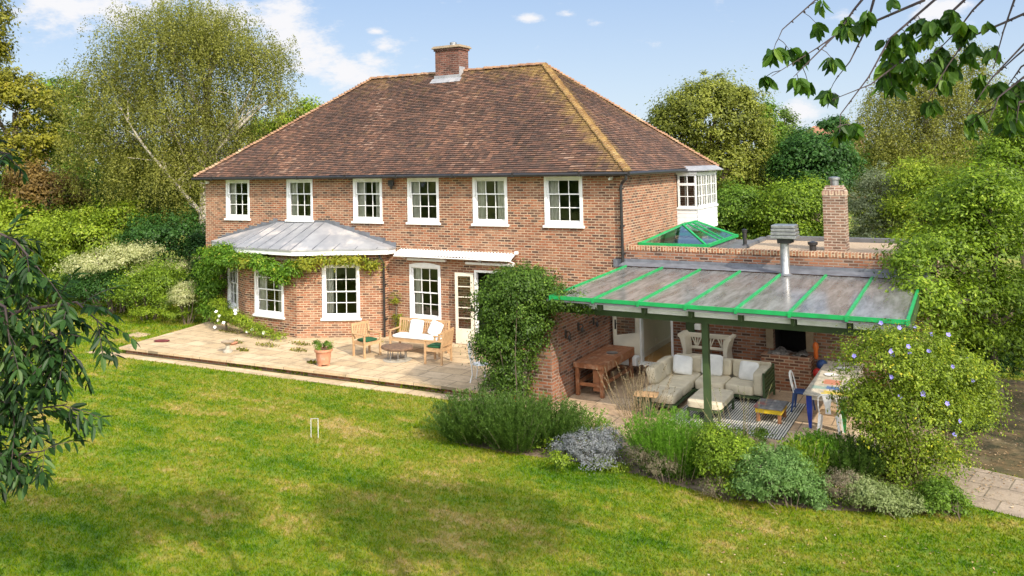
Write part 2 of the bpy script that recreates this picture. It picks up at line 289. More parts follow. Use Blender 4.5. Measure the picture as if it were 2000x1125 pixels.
def leafmat(name, stops, trans=0.42, gloss=0.3, patch=None, pscale=0.6):
    b = NB(name); r = b.attr('rnd'); p = b.pos(); col = b.ramp(r, stops)
    if patch: col = b.mix(b.rng(b.noise(p, pscale, 4), 0.48, 0.62, 0, 0.8), col, patch)
    pr = b.prin(col, 0.5, 0, None, Specular_IOR_Level=gloss)
    t = b.n('ShaderNodeBsdfTranslucent'); b.l(b.mix(1.0, col, (1.25, 1.3, 0.7), 'MULTIPLY'), t.inputs[0])
    m = b.n('ShaderNodeMixShader'); m.inputs[0].default_value = trans; b.l(pr, m.inputs[1]); b.l(t.outputs[0], m.inputs[2])
    return b.done(m.outputs[0])
def lm(name, dark, mid, light, hi=None, **k):
    st = [(0, dark), (0.4, mid), (0.85, light)] + ([(1.0, hi)] if hi else [])
    M[name] = leafmat(name, st, **k)
lm('lf_birch', (0.060, 0.070, 0.014), (0.19, 0.20, 0.035), (0.34, 0.34, 0.07), (0.50, 0.44, 0.14), trans=0.45)
lm('lf_olive', (0.054, 0.066, 0.009), (0.167, 0.194, 0.025), (0.324, 0.344, 0.055), (0.405, 0.405, 0.088))
lm('lf_green', (0.025, 0.050, 0.005), (0.096, 0.174, 0.016), (0.208, 0.345, 0.033), (0.352, 0.465, 0.066))
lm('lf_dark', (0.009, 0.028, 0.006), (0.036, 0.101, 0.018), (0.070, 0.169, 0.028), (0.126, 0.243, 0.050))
lm('lf_mid', (0.029, 0.052, 0.007), (0.098, 0.160, 0.022), (0.165, 0.239, 0.035), (0.270, 0.319, 0.066))
lm('lf_bright', (0.050, 0.082, 0.006), (0.166, 0.246, 0.014), (0.322, 0.418, 0.030), (0.460, 0.495, 0.070))
lm('lf_lime', (0.076, 0.114, 0.008), (0.241, 0.333, 0.025), (0.380, 0.448, 0.040), (0.506, 0.506, 0.080))
lm('lf_gold', (0.055, 0.060, 0.010), (0.20, 0.20, 0.02), (0.36, 0.34, 0.035), (0.50, 0.42, 0.07))
lm('lf_copper', (0.09, 0.06, 0.018), (0.17, 0.11, 0.03), (0.28, 0.18, 0.045), (0.35, 0.26, 0.08))
lm('lf_grey', (0.11, 0.14, 0.065), (0.18, 0.21, 0.11), (0.26, 0.30, 0.17), (0.36, 0.40, 0.25))
lm('lf_varieg', (0.20, 0.22, 0.07), (0.40, 0.42, 0.19), (0.62, 0.60, 0.34), (0.75, 0.72, 0.5))
lm('lf_wisteria', (0.046, 0.115, 0.010), (0.103, 0.218, 0.016), (0.184, 0.322, 0.025), (0.460, 0.437, 0.040))
lm('lf_wistyel', (0.10, 0.15, 0.012), (0.20, 0.24, 0.02), (0.36, 0.34, 0.03), (0.50, 0.42, 0.05))
lm('lf_climber', (0.014, 0.034, 0.005), (0.058, 0.116, 0.012), (0.140, 0.243, 0.028), (0.280, 0.378, 0.060), patch=None)
lm('lf_rosemary', (0.031, 0.070, 0.011), (0.062, 0.124, 0.018), (0.106, 0.184, 0.032), (0.220, 0.270, 0.080))
lm('lf_spike', (0.048, 0.120, 0.010), (0.102, 0.228, 0.016), (0.168, 0.324, 0.030), (0.264, 0.396, 0.070))
lm('lf_silver', (0.07, 0.08, 0.07), (0.15, 0.16, 0.16), (0.27, 0.28, 0.29), (0.42, 0.43, 0.45), trans=0.15)
lm('lf_brownish', (0.09, 0.075, 0.04), (0.16, 0.13, 0.075), (0.24, 0.20, 0.13), (0.36, 0.32, 0.24), trans=0.2)
lm('lf_mint', (0.035, 0.077, 0.013), (0.126, 0.240, 0.056), (0.210, 0.340, 0.104), (0.336, 0.450, 0.176))
lm('lf_pale', (0.111, 0.162, 0.040), (0.196, 0.247, 0.080), (0.297, 0.351, 0.144), (0.408, 0.446, 0.224))
lm('lf_hib', (0.042, 0.068, 0.005), (0.147, 0.215, 0.014), (0.336, 0.425, 0.036), (0.660, 0.575, 0.045))
lm('lf_right', (0.031, 0.061, 0.004), (0.123, 0.202, 0.013), (0.295, 0.420, 0.030), (0.465, 0.532, 0.060))
lm('lf_ash', (0.008, 0.022, 0.006), (0.020, 0.060, 0.012), (0.042, 0.105, 0.02), (0.10, 0.17, 0.04), trans=0.3)
lm('lf_cherry', (0.024, 0.066, 0.010), (0.054, 0.132, 0.014), (0.108, 0.216, 0.022), (0.204, 0.312, 0.040), trans=0.4)
lm('lf_litter', (0.16, 0.09, 0.04), (0.30, 0.18, 0.08), (0.46, 0.33, 0.18), (0.6, 0.5, 0.35), trans=0.1)
lm('lf_shade', (0.02, 0.04, 0.008), (0.04, 0.065, 0.012), (0.07, 0.10, 0.02))

# ------------------------------------------------------------------ mesh building
class MB:
    def __init__(s): s.v = []; s.f = []; s.mi = []; s.x = Matrix.Identity(4); s.cur = 0
    def at(s, x=0, y=0, z=0, rz=0, rx=0, ry=0): s.x = Matrix.Translation((x, y, z)) @ Matrix.Rotation(rz, 4, 'Z') @ Matrix.Rotation(ry, 4, 'Y') @ Matrix.Rotation(rx, 4, 'X'); return s
    def add(s, vs, fs):
        o = len(s.v); s.v += [tuple(s.x @ Vector(v)) for v in vs]; s.f += [tuple(i + o for i in f) for f in fs]; s.mi += [s.cur] * len(fs); return s
    def box(s, x0, x1, y0, y1, z0, z1, c=0.0):
        if c <= 0:
            return s.add([(x0, y0, z0), (x1, y0, z0), (x1, y1, z0), (x0, y1, z0), (x0, y0, z1), (x1, y0, z1), (x1, y1, z1), (x0, y1, z1)],
                         [(0, 3, 2, 1), (4, 5, 6, 7), (0, 1, 5, 4), (1, 2, 6, 5), (2, 3, 7, 6), (3, 0, 4, 7)])
        # chamfered box
        V = []; F = []
        xs = (x0, x1); ys = (y0, y1); zs = (z0, z1); sg = (1, -1)
        idx = {}
        for i in (0, 1):
            for j in (0, 1):
                for k in (0, 1):
                    a = (xs[i] + sg[i] * c, ys[j] + sg[j] * c, zs[k] + sg[k] * c)
                    for ax in range(3):
                        p = list(a); p[ax] = (xs[i], ys[j], zs[k])[ax]; idx[(i, j, k, ax)] = len(V); V.append(tuple(p))
        q = lambda ax, a, b, cc, d: F.append(tuple(idx[(*t, ax)] for t in (a, b, cc, d)))
        for i in (0, 1):
            r = [(i, 0, 0), (i, 1, 0), (i, 1, 1), (i, 0, 1)]; q(0, *(r if i else r[::-1]))
            r = [(0, i, 0), (0, i, 1), (1, i, 1), (1, i, 0)]; q(1, *(r if i else r[::-1]))
            r = [(0, 0, i), (1, 0, i), (1, 1, i), (0, 1, i)]; q(2, *(r if i else r[::-1]))
        for i in (0, 1):
            for j in (0, 1):
                F.append((idx[(0, i, j, 1)], idx[(1, i, j, 1)], idx[(1, i, j, 2)], idx[(0, i, j, 2)]))
                F.append((idx[(i, 0, j, 0)], idx[(i, 1, j, 0)], idx[(i, 1, j, 2)], idx[(i, 0, j, 2)]))
                F.append((idx[(i, j, 0, 0)], idx[(i, j, 1, 0)], idx[(i, j, 1, 1)], idx[(i, j, 0, 1)]))
                for k in (0, 1): F.append((idx[(i, j, k, 0)], idx[(i, j, k, 1)], idx[(i, j, k, 2)]))
        return s.add(V, F)
    def poly(s, pts): return s.add(pts, [tuple(range(len(pts)))])
    def prism(s, pts, z0, z1, axis='z'):
        n = len(pts); mk = {'z': lambda p, h: (p[0], p[1], h), 'y': lambda p, h: (p[0], h, p[1]), 'x': lambda p, h: (h, p[0], p[1])}[axis]
        return s.add([mk(p, z0) for p in pts] + [mk(p, z1) for p in pts], [tuple(range(n))[::-1], tuple(range(n, 2 * n))] + [(i, (i + 1) % n, n + (i + 1) % n, n + i) for i in range(n)])
    def tube(s, pts, rads, n=8, cap=True):
        if isinstance(rads, (int, float)): rads = [rads] * len(pts)
        P = [Vector(p) for p in pts]; V = []; F = []; u = None
        for i, p in enumerate(P):
            d = (P[min(i + 1, len(P) - 1)] - P[max(i - 1, 0)])
            if d.length < 1e-9: d = Vector((0, 0, 1))
            d.normalize()
            if u is None:
                u = d.orthogonal().normalized()
            u = (u - d * u.dot(d)); u = u.normalized() if u.length > 1e-6 else d.orthogonal().normalized()
            w = d.cross(u)
            for k in range(n):
                a = 2 * math.pi * k / n; V.append(tuple(p + (u * math.cos(a) + w * math.sin(a)) * rads[i]))
        for i in range(len(P) - 1):
            for k in range(n): F.append((i * n + k, i * n + (k + 1) % n, (i + 1) * n + (k + 1) % n, (i + 1) * n + k))
        if cap: F.append(tuple(range(n))[::-1]); F.append(tuple(range((len(P) - 1) * n, len(P) * n)))
        return s.add(V, F)
    def bar(s, a, b, w, h, up=(0, 0, 1)):
        a = Vector(a); b = Vector(b); d = (b - a).normalized(); u = Vector(up); sd = d.cross(u).normalized() * w / 2; uu = sd.cross(d).normalized() * h / 2
        V = [tuple(p + i * sd + j * uu) for p in (a, b) for i, j in ((-1, -1), (1, -1), (1, 1), (-1, 1))]
        return s.add(V, [(0, 1, 2, 3), (7, 6, 5, 4), (0, 4, 5, 1), (1, 5, 6, 2), (2, 6, 7, 3), (3, 7, 4, 0)])
    def lathe(s, prof, n=20):
        V = []; F = []
        for r, z in prof:
            for k in range(n): a = 2 * math.pi * k / n; V.append((r * math.cos(a), r * math.sin(a), z))
        for i in range(len(prof) - 1):
            for k in range(n): F.append((i * n + k, i * n + (k + 1) % n, (i + 1) * n + (k + 1) % n, (i + 1) * n + k))
        F.append(tuple(range(n))[::-1]); F.append(tuple(range((len(prof) - 1) * n, len(prof) * n)))
        return s.add(V, F)
    def cushion(s, x0, x1, y0, y1, z0, z1, puff=0.03, e=3.2, n=10, e2=None):
        """pillow-like superellipsoid block"""
        V = []; F = []; cx, cy, cz = (x0 + x1) / 2, (y0 + y1) / 2, (z0 + z1) / 2; a, b, c = (x1 - x0) / 2, (y1 - y0) / 2, (z1 - z0) / 2
        sp = lambda t, q: math.copysign(abs(t) ** q, t)
        q = 2 / e; q2 = 2 / (e2 or e); m = 2 * n
        for i in range(n + 1):
            th = -math.pi / 2 + math.pi * i / n
            for k in range(m):
                ph = 2 * math.pi * (k + 0.5) / m
                V.append((cx + a * sp(math.cos(th), q) * sp(math.cos(ph), q2), cy + b * sp(math.cos(th), q) * sp(math.sin(ph), q2), cz + c * sp(math.sin(th), q)))
        for i in range(n):
            for k in range(m): F.append((i * m + k, i * m + (k + 1) % m, (i + 1) * m + (k + 1) % m, (i + 1) * m + k))
        return s.add(V, F)
    def build(s, name, mat, parent=None, smooth=False, label=None):
        me = bpy.data.meshes.new(name); me.from_pydata(s.v, [], s.f)
        mats = mat if isinstance(mat, (list, tuple)) else [mat]
        for m in mats: me.materials.append(M[m] if isinstance(m, str) else m)
        if len(mats) > 1: me.polygons.foreach_set('material_index', s.mi)
        box_uv(me)
        if smooth: me.polygons.foreach_set('use_smooth', [True] * len(me.polygons)); me.set_sharp_from_angle(angle=R_(40))
        me.update()
        o = bpy.data.objects.new(name, me); COL.objects.link(o)
        if parent is not None:
            o.parent = parent; o.matrix_parent_inverse = Matrix.Translation(-parent.location) if parent.get('_world') else Matrix.Identity(4)
        if label: o['label'] = label
        return o

def box_uv(me):
    n = len(me.polygons)
    if not n: return
    co = np.empty(len(me.vertices) * 3); me.vertices.foreach_get('co', co); co = co.reshape(-1, 3)
    nr = np.empty(n * 3); me.polygons.foreach_get('normal', nr); nr = nr.reshape(-1, 3)
    lt = np.empty(n, dtype=np.int32); me.polygons.foreach_get('loop_total', lt)
    vi = np.empty(len(me.loops), dtype=np.int32); me.loops.foreach_get('vertex_index', vi)
    t = np.stack([-nr[:, 1], nr[:, 0], np.zeros(n)], 1); ln = np.linalg.norm(t, axis=1)
    flat = ln < 0.05; t[flat] = (1, 0, 0); ln[flat] = 1; t /= ln[:, None]; b = np.cross(nr, t); b[flat] = (0, 1, 0)
    P = co[vi]; T = np.repeat(t, lt, 0); B = np.repeat(b, lt, 0)
    uv = np.stack([(P * T).sum(1), (P * B).sum(1)], 1).astype(np.float32)
    me.uv_layers.new(name='UVMap').data.foreach_set('uv', uv.ravel())

def tag(o, label, cat, group=None, kind=None):
    o['label'] = label; o['category'] = cat
    if group: o['group'] = group
    if kind: o['kind'] = kind
    return o
def thing(name, label, cat, loc=(0, 0, 0), rz=0, group=None):
    """an Empty at the thing's base; parts built in the Empty's own coordinates"""
    o = bpy.data.objects.new(name, None); COL.objects.link(o); o.location = loc; o.rotation_euler = (0, 0, rz); o.empty_display_size = 0.3
    return tag(o, label, cat, group)
def struct(name, mb, mat): o = mb.build(name, mat); o['kind'] = 'structure'; return o
def copy_tree(o, loc, rz, label, parent=None):
    r = o.copy(); COL.objects.link(r); r.location = loc; r.rotation_euler = (0, 0, rz); r['label'] = label
    for ch in o.children:
        c = ch.copy(); COL.objects.link(c); c.parent = r
        for g in ch.children: d = g.copy(); COL.objects.link(d); d.parent = c
    return r

# ------------------------------------------------------------------ foliage
def npmesh(name, V, nv, mat, rnd, parent=None, smooth=False):
    """V: (N, nv, 3) polygons of nv vertices each"""
    N = len(V); me = bpy.data.meshes.new(name)
    me.vertices.add(N * nv); me.vertices.foreach_set('co', V.astype(np.float32).ravel())
    me.loops.add(N * nv); me.loops.foreach_set('vertex_index', np.arange(N * nv, dtype=np.int32))
    me.polygons.add(N); me.polygons.foreach_set('loop_start', np.arange(0, N * nv, nv, dtype=np.int32))
    me.update(calc_edges=True)
    a = me.attributes.new('rnd', 'FLOAT', 'FACE'); a.data.foreach_set('value', rnd.astype(np.float32))
    me.materials.append(M[mat] if isinstance(mat, str) else mat)
    o = bpy.data.objects.new(name, me); COL.objects.link(o)
    if parent is not None: o.parent = parent
    return o
def unit(a): return a / np.maximum(np.linalg.norm(a, axis=-1, keepdims=True), 1e-9)
def leafquads(P, D, Nn, L, Wd):
    """diamond leaf: base P, tip P+D*L, lying across normal Nn"""
    S = unit(np.cross(D, Nn)); L = L[:, None]; Wd = Wd[:, None]
    mid = P + D * L * 0.45
    return np.stack([P, mid + S * Wd * 0.5 - Nn * Wd * 0.12, P + D * L, mid - S * Wd * 0.5 - Nn * Wd * 0.12], 1)
def lump(d, seed):
    s = seed * 1.37; d = np.asarray(d)
    return (np.sin(d[:, 0] * 4.1 + s) * np.cos(d[:, 1] * 3.7 + 2 * s) + 0.6 * np.sin(d[:, 2] * 6.3 + d[:, 0] * 5 + s) + 0.4 * np.cos(d[:, 1] * 9.1 - d[:, 2] * 7 + s)) * 0.5
def crown(rs, lobes, n, leaf, cs=0.42, per=56, rough=0.16, asp=0.55, droop=0.15, inner=0.3, seed=1, zmin=None, lumpy=1.0, gap=0.0):
    lobes = np.array(lobes, float); area = (lobes[:, 3] * lobes[:, 4] + lobes[:, 4] * lobes[:, 5] + lobes[:, 3] * lobes[:, 5])
    nc = max(1, int(n / per)); li = rs.choice(len(lobes), nc, p=area / area.sum())
    d = unit(rs.normal(size=(nc, 3))); d[:, 2] = np.where(d[:, 2] < -0.35, -d[:, 2] * 0.6, d[:, 2])
    r = 1 - inner * rs.random(nc) ** 1.6 + rough * (lump(d * 2 * lumpy + lobes[li, :3] * 0.7, seed) + 0.9 * lump(d * 5.3 * lumpy + lobes[li, :3], seed + 9)) + 0.05 * rs.normal(size=nc)
    C = lobes[li, :3] + d * lobes[li, 3:6] * r[:, None]
    if gap > 0:
        keep = lump(C * 1.1, seed + 3) > (-1 + gap); C = C[keep]; d = d[keep]; nc = len(C)
    ctone = rs.random(nc)
    ks = 1.12 * cs * (0.4 + 1.2 * rs.random(nc) ** 1.5)
    off = rs.normal(size=(nc, per, 3)) * np.array([1, 1, 0.62]) * 0.5
    P = (C[:, None] + off * ks[:, None, None]).reshape(-1, 3); out = np.repeat(d, per, 0)
    up = np.array([0, 0, 1.0])
    Nn = unit(out * 0.75 + unit(off.reshape(-1, 3)) * 0.7 + up * 0.55 + rs.normal(size=P.shape) * 0.45)
    D = rs.normal(size=P.shape) + out * 0.5 - up * droop * 3; D = unit(D - Nn * (D * Nn).sum(1, keepdims=True))
    L = leaf * (0.65 + 0.7 * rs.random(len(P)))
    rnd = np.clip(0.45 * rs.random(len(P)) + 0.5 * np.repeat(ctone, per) + 0.06 * rs.normal(size=len(P)) + 0.10 * np.repeat(d[:, 2], per), 0, 1)
    if zmin is not None: k = P[:, 2] > zmin; P, D, Nn, L, rnd = P[k], D[k], Nn[k], L[k], rnd[k]
    return leafquads(P, D, Nn, L, L * asp), rnd, C
def weep(rs, lobes, nstr, leaf, slen=(0.6, 1.8), per=26, rough=0.2, seed=1, asp=0.6, gap=0.0):
    lobes = np.array(lobes, float); area = (lobes[:, 3] * lobes[:, 4] + lobes[:, 4] * lobes[:, 5] + lobes[:, 3] * lobes[:, 5])
    li = rs.choice(len(lobes), nstr, p=area / area.sum()); d = unit(rs.normal(size=(nstr, 3))); d[:, 2] = np.abs(d[:, 2]) * np.where(rs.random(nstr) < 0.72, 1, -1)
    r = 1 - 0.6 * rs.random(nstr) ** 1.3 + rough * lump(d * 2 + lobes[li, :3] * 0.7, seed)
    C = lobes[li, :3] + d * lobes[li, 3:6] * r[:, None]
    if gap > 0:
        k = lump(C * 0.9, seed + 5) > (-1 + gap); C = C[k]; d = d[k]; nstr = len(C)
    Ls = slen[0] + (slen[1] - slen[0]) * rs.random(nstr); t = rs.random((nstr, per))
    hd = d.copy(); hd[:, 2] = 0
    P = C[:, None] + hd[:, None] * (np.sqrt(t) * 0.35)[:, :, None] * Ls[:, None, None] - np.array([0, 0, 1.0]) * (t ** 1.3 * Ls[:, None])[:, :, None] + rs.normal(size=(nstr, per, 3)) * 0.07
    P = P.reshape(-1, 3); N = len(P); out = np.repeat(d, per, 0)
    Nn = unit(out * 0.8 + rs.normal(size=(N, 3)) * 0.8 + np.array([0, 0, 0.4])); D = unit(rs.normal(size=(N, 3)) * 0.7 - np.array([0, 0, 0.9])); D = unit(D - Nn * (D * Nn).sum(1, keepdims=True))
    L = leaf * (0.6 + 0.7 * rs.random(N)); rnd = np.clip(0.45 * rs.random(N) + 0.5 * np.repeat(rs.random(nstr), per), 0, 1)
    return leafquads(P, D, Nn, L, L * asp), rnd, C
def trunk_mb(rs, base_r, top, lobes, C, nb=26, lean=(0, 0), forks=1, wig=0.25):
    mb = MB(); r0 = base_r
    pts = []
    for i in range(6):
        t = i / 5; pts.append((lean[0] * t + rs.normal() * wig * 0.25 * (0 < i), lean[1] * t + rs.normal() * wig * 0.25 * (0 < i), -0.1 + top * t))
    mb.tube(pts, [r0 * (1.25 - 0.25 * i) if i == 0 else r0 * (1 - 0.13 * i) for i in range(6)], 8)
    mains = []
    for L in lobes:
        s = Vector(pts[3 + int(rs.random() * 2)]); e = Vector(L[:3]); m = (s + e) / 2 + Vector((rs.normal() * wig, rs.normal() * wig, abs(rs.normal()) * wig * 0.6))
        mb.tube([s, m, e], [r0 * 0.5, r0 * 0.32, r0 * 0.12], 6, False); mains.append((s, m, e))
    if len(C):
        for c in C[rs.choice(len(C), min(nb, len(C)), replace=False)]:
            c = Vector(c); best = min(mains, key=lambda q: (q[2] - c).length)
            s = best[1].lerp(best[2], rs.random()); m = s.lerp(c, 0.5) + Vector((rs.normal() * 0.12, rs.normal() * 0.12, 0.15))
            mb.tube([s, m, c], [r0 * 0.16, r0 * 0.1, r0 * 0.03], 5, False)
    return mb
def tree(name, label, cat, pos, lobes, n, leaf, mat, trunk=0.15, top=None, bark='bark', group=None, seed=1, style='clump', nb=24, lean=(0, 0), **k):
    rs = np.random.RandomState(seed); t = thing(name, label, cat, pos, 0, group)
    if style == 'weep': V, r, C = weep(rs, lobes, int(n / k.get('per', 26)), leaf, seed=seed, **k)
    else: V, r, C = crown(rs, lobes, n, leaf, seed=seed, **k)
    npmesh('crown', V, 4, mat, r, t)
    if trunk:
        zt = top if top else max(l[2] for l in lobes) * 0.8
        trunk_mb(rs, trunk, zt, lobes, C, nb, lean).build('trunk', bark, t, True)
    return t
def bush(name, label, pos, lobes, n, leaf, mat, seed=1, cat='shrub', group=None, stem=0.02, bark='bark', nst=7, smax=9.0, **k):
    rs = np.random.RandomState(seed); t = thing(name, label, cat, pos, 0, group)
    V, r, C = crown(rs, lobes, n, leaf, seed=seed, zmin=0.01, **k)
    npmesh('foliage', V, 4, mat, r, t)
    if stem:
        mb = MB()
        C = C[np.hypot(C[:, 0], C[:, 1]) < smax]
        for c in C[rs.choice(len(C), min(nst, len(C)), replace=False)]:
            s = Vector((c[0] * 0.25 + rs.normal() * 0.03, c[1] * 0.25 + rs.normal() * 0.03, -0.05)); m = s.lerp(Vector(c), 0.5) + Vector((rs.normal() * 0.04, rs.normal() * 0.04, 0.05))
            mb.tube([s, m, c], [stem, stem * 0.7, stem * 0.3], 5, False)
        mb.build('stems', bark, t, True)
    return t
def spiky(name, label, pos, rx, ry, h, nst, mat, seed=1, needle=0.045, per=46, spread=0.35, cat='shrub', group=None, wid=0.22, hv=0.5, stemmat='paleTwig', curve=0.0):
    """upright stems set with short narrow leaves"""
    rs = np.random.RandomState(seed); t = thing(name, label, cat, pos, 0, group)
    a = rs.random(nst) * 2 * math.pi; q = np.sqrt(rs.random(nst)); bx = np.stack([np.cos(a) * q * rx * 0.75, np.sin(a) * q * ry * 0.75, np.zeros(nst)], 1)
    d = unit(np.stack([np.cos(a) * q * spread * (1 + 0.4 * rs.normal(size=nst)), np.sin(a) * q * spread * (1 + 0.4 * rs.normal(size=nst)), np.ones(nst)], 1) + rs.normal(size=(nst, 3)) * 0.09)
    H = h * (1 - hv * q ** 2 * 0.5) * (0.6 + 0.45 * rs.random(nst))
    tt = 0.08 + 0.92 * rs.random((nst, per)) ** 0.8
    tt = np.sort(tt, 1); bend = unit(rs.normal(size=(nst, 3)) * np.array([1, 1, 0])) * curve
    P = bx[:, None] + d[:, None] * (tt * H[:, None])[:, :, None] + bend[:, None] * (tt ** 2 * H[:, None])[:, :, None]; P = P.reshape(-1, 3)
    N = len(P); sd = unit(rs.normal(size=(N, 3)) * np.array([1, 1, 0.2])); ax = np.repeat(d, per, 0)
    D = unit(sd * 0.75 + ax * 0.9); Nn = unit(np.cross(D, ax) + rs.normal(size=(N, 3)) * 0.3); Nn = unit(Nn - D * (Nn * D).sum(1, keepdims=True))
    L = needle * (0.6 + 0.8 * rs.random(N))
    rnd = np.clip(0.35 * rs.random(N) + 0.35 * np.repeat(rs.random(nst), per) + 0.35 * tt.ravel() - 0.05, 0, 1)
    npmesh('foliage', leafquads(P, D, Nn, L, L * wid), 4, mat, rnd, t)
    mb = MB()
    for i in range(0, nst, max(1, nst // 40)):
        s = Vector(bx[i]); e = s + Vector(d[i]) * H[i] + Vector(bend[i]) * H[i]; mb.tube([s, s + Vector(d[i]) * H[i] * 0.5 + Vector(bend[i]) * H[i] * 0.25, e], [0.006, 0.004, 0.002], 4, False)
    mb.build('stems', stemmat, t)
    return t

# ------------------------------------------------------------------ ground, paving
def in_poly(x, y, poly):
    c = np.zeros(len(x), bool); n = len(poly)
    for i in range(n):
        x1, y1 = poly[i]; x2, y2 = poly[(i + 1) % n]
        k = ((y1 > y) != (y2 > y)) & (x < (x2 - x1) * (y - y1) / (y2 - y1 + 1e-12) + x1); c ^= k
    return c
PATIO = [(-4.48, -5.03), (9.75, -4.27), (9.75, 0.05), (-6.3, 0.05), (-5.35, -0.6), (-5.06, -1.74)]
STRIP = [(-5.6, -5.42), (9.3, -4.66), (9.3, -4.27), (-4.4, -5.0), (-5.5, -5.06)]
TERRACE = [(9.3, -4.95), (11.2, -5.2), (13.2, -5.75), (15.2, -6.0), (16.9, -6.35), (17.4, -5.3), (17.8, -3.0), (17.8, 0.05), (9.75, 0.05), (9.75, -4.27), (9.3, -4.27)]
BED = [(8.2, -4.7), (8.5, -6.5), (9.4, -7.3), (10.8, -7.3), (12.1, -7.15), (13.3, -7.25), (14.2, -7.45), (15.1, -7.55), (16.3, -7.35), (17.3, -6.95), (18.1, -6.5), (18.35, -6.0), (17.6, -5.3), (16.9, -6.35), (15.2, -6.0), (13.2, -5.75), (11.2, -5.2), (9.3, -4.95), (9.3, -4.68)]
PATH = [(17.3, -5.5), (18.3, -6.05), (20.5, -6.6), (24, -7.4), (24, -5.6), (20.3, -4.75), (18.3, -4.1), (17.75, -3.2)]
LITTER = [(17.75, -3.0), (18.3, -4.05), (20.3, -4.7), (24, -5.5), (24, 3), (17.75, 3)]
GZ = -0.25
g = MB(); g.poly([(-400, -400, GZ), (400, -400, GZ), (400, 600, GZ), (-400, 600, GZ)]); struct('ground', g, 'lawn')
g = MB(); g.prism(PATIO, -0.115, -0.05); struct('patio', g, 'paving')
g = MB(); g.prism([(-4.30, -4.91), (9.75, -4.14), (9.75, 0.0), (-6.2, 0.0), (-5.2, -0.6), (-4.93, -1.74)], GZ - 0.1, -0.116); struct('patio_riser', g, 'brick_dark')
g = MB(); g.prism(STRIP, GZ - 0.1, GZ + 0.016); struct('lower_paving', g, 'paving')
g = MB(); g.prism(TERRACE, GZ - 0.1, GZ + 0.02); struct('terrace', g, 'paving2')
g = MB(); g.poly([(x, y, GZ + 0.006) for x, y in BED]); struct('flower_bed_soil', g, 'soil')
g = MB(); g.poly([(x, y, GZ + 0.010) for x, y in PATH]); struct('path', g, 'pathstone')
g = MB(); g.poly([(x, y, GZ + 0.004) for x, y in LITTER]); struct('leafy_ground', g, mottled('mossy_soil', (0.13, 0.085, 0.035), (0.06, 0.055, 0.018), 3.0, 0.95, 0.8, 25, c3=(0.16, 0.12, 0.06)))
g = MB(); g.box(-6.75, -6.05, -3.15, -2.65, GZ - 0.05, GZ + 0.03); tag(g.build('stepping_stone', 'paving'), 'flat stone slab set in the lawn beyond the patio corner', 'stone slab')

# grass blades
rs = np.random.RandomState(3)
def grass():
    N = 620000; ang = R_(90 + 30.4) + (rs.random(N) - 0.5) * R_(76); rr = 7.5 * (44 / 7.5) ** (rs.random(N) ** 0.8)
    x = 18.66 + np.cos(ang) * rr; y = -21.73 + np.sin(ang) * rr
    k = np.ones(N, bool)
    for p in (PATIO, STRIP, TERRACE, BED, PATH, LITTER): k &= ~in_poly(x, y, p)
    k &= ~((x > -6.4) & (x < 17.8) & (y > -0.1)) & (y < 6)
    x = x[k]; y = y[k]; rr = rr[k]; n = len(x)
    a = rs.random(n) * 6.283; h = 0.036 * (0.5 + 1.0 * rs.random(n)) * (1 + rr * 0.012); w = 0.0065 * (0.35 + rr * 0.075)
    dx = np.cos(a); dy = np.sin(a); ln = h * (0.3 + 0.9 * rs.random(n)); b = rs.random(n) * 6.283
    z = np.full(n, GZ)
    V = np.stack([np.stack([x - dx * w, y - dy * w, z], 1), np.stack([x + dx * w, y + dy * w, z], 1), np.stack([x + np.cos(b) * ln, y + np.sin(b) * ln, z + h], 1)], 1)
    o = npmesh('grass', V, 3, 'blade', rs.random(n)); o['kind'] = 'stuff'; tag(o, 'short yellowing green lawn grass around the house', 'grass'); o['kind'] = 'stuff'
grass()
def litter():
    n = 7000; x = 15.2 + rs.random(n) * 7; y = -11 + rs.random(n) * 13
    k = ((y > -6.0) & (x > 17.8)) | ((y < -7.6) & (rs.random(n) < 0.22) & (y > -10.5 + (x - 15) * -0.1)); x = x[k]; y = y[k]; n = len(x)
    P = np.stack([x, y, np.full(n, GZ + 0.035)], 1); D = unit(rs.normal(size=(n, 3)) * np.array([1, 1, 0.15])); Nn = unit(np.array([0, 0, 1.0]) + rs.normal(size=(n, 3)) * 0.3)
    L = 0.025 + 0.035 * rs.random(n); o = npmesh('fallen_leaves', leafquads(P, D, Nn, L, L * 0.6), 4, 'lf_litter', rs.random(n)); tag(o, 'dry fallen leaves scattered on the lawn and ground at the right', 'leaves'); o['kind'] = 'stuff'
litter()
def cover():
    n = 26000; x = 8.3 + rs.random(n) * 10; y = -7.7 + rs.random(n) * 2.9; k = in_poly(x, y, BED); x = x[k]; y = y[k]; n = len(x)
    hgt = np.clip(0.5 + 0.6 * np.sin(x * 2.3 + y * 3) * np.cos(y * 4.1 - x) + 0.3 * np.sin(x * 6.1) * np.sin(y * 7.7), 0, 1.2); k = rs.random(n) < 0.25 + hgt; x = x[k]; y = y[k]; hgt = hgt[k]; n = len(x)
    P = np.stack([x, y, GZ + 0.01 + rs.random(n) ** 1.3 * (0.05 + 0.26 * hgt)], 1); D = unit(rs.normal(size=(n, 3)) * np.array([1, 1, 0.6]) + np.array([0, 0, 0.5])); Nn = unit(np.array([0, -0.2, 1.0]) + rs.normal(size=(n, 3)) * 0.6)
    L = 0.035 + 0.04 * rs.random(n); o = npmesh('ground_cover', leafquads(P, D, Nn, L, L * 0.5), 4, 'lf_right', np.clip(rs.random(n) * .6 + hgt * .3, 0, 1)); tag(o, 'low tangled green ground cover between the border bushes', 'ground cover'); o['kind'] = 'stuff'
cover()
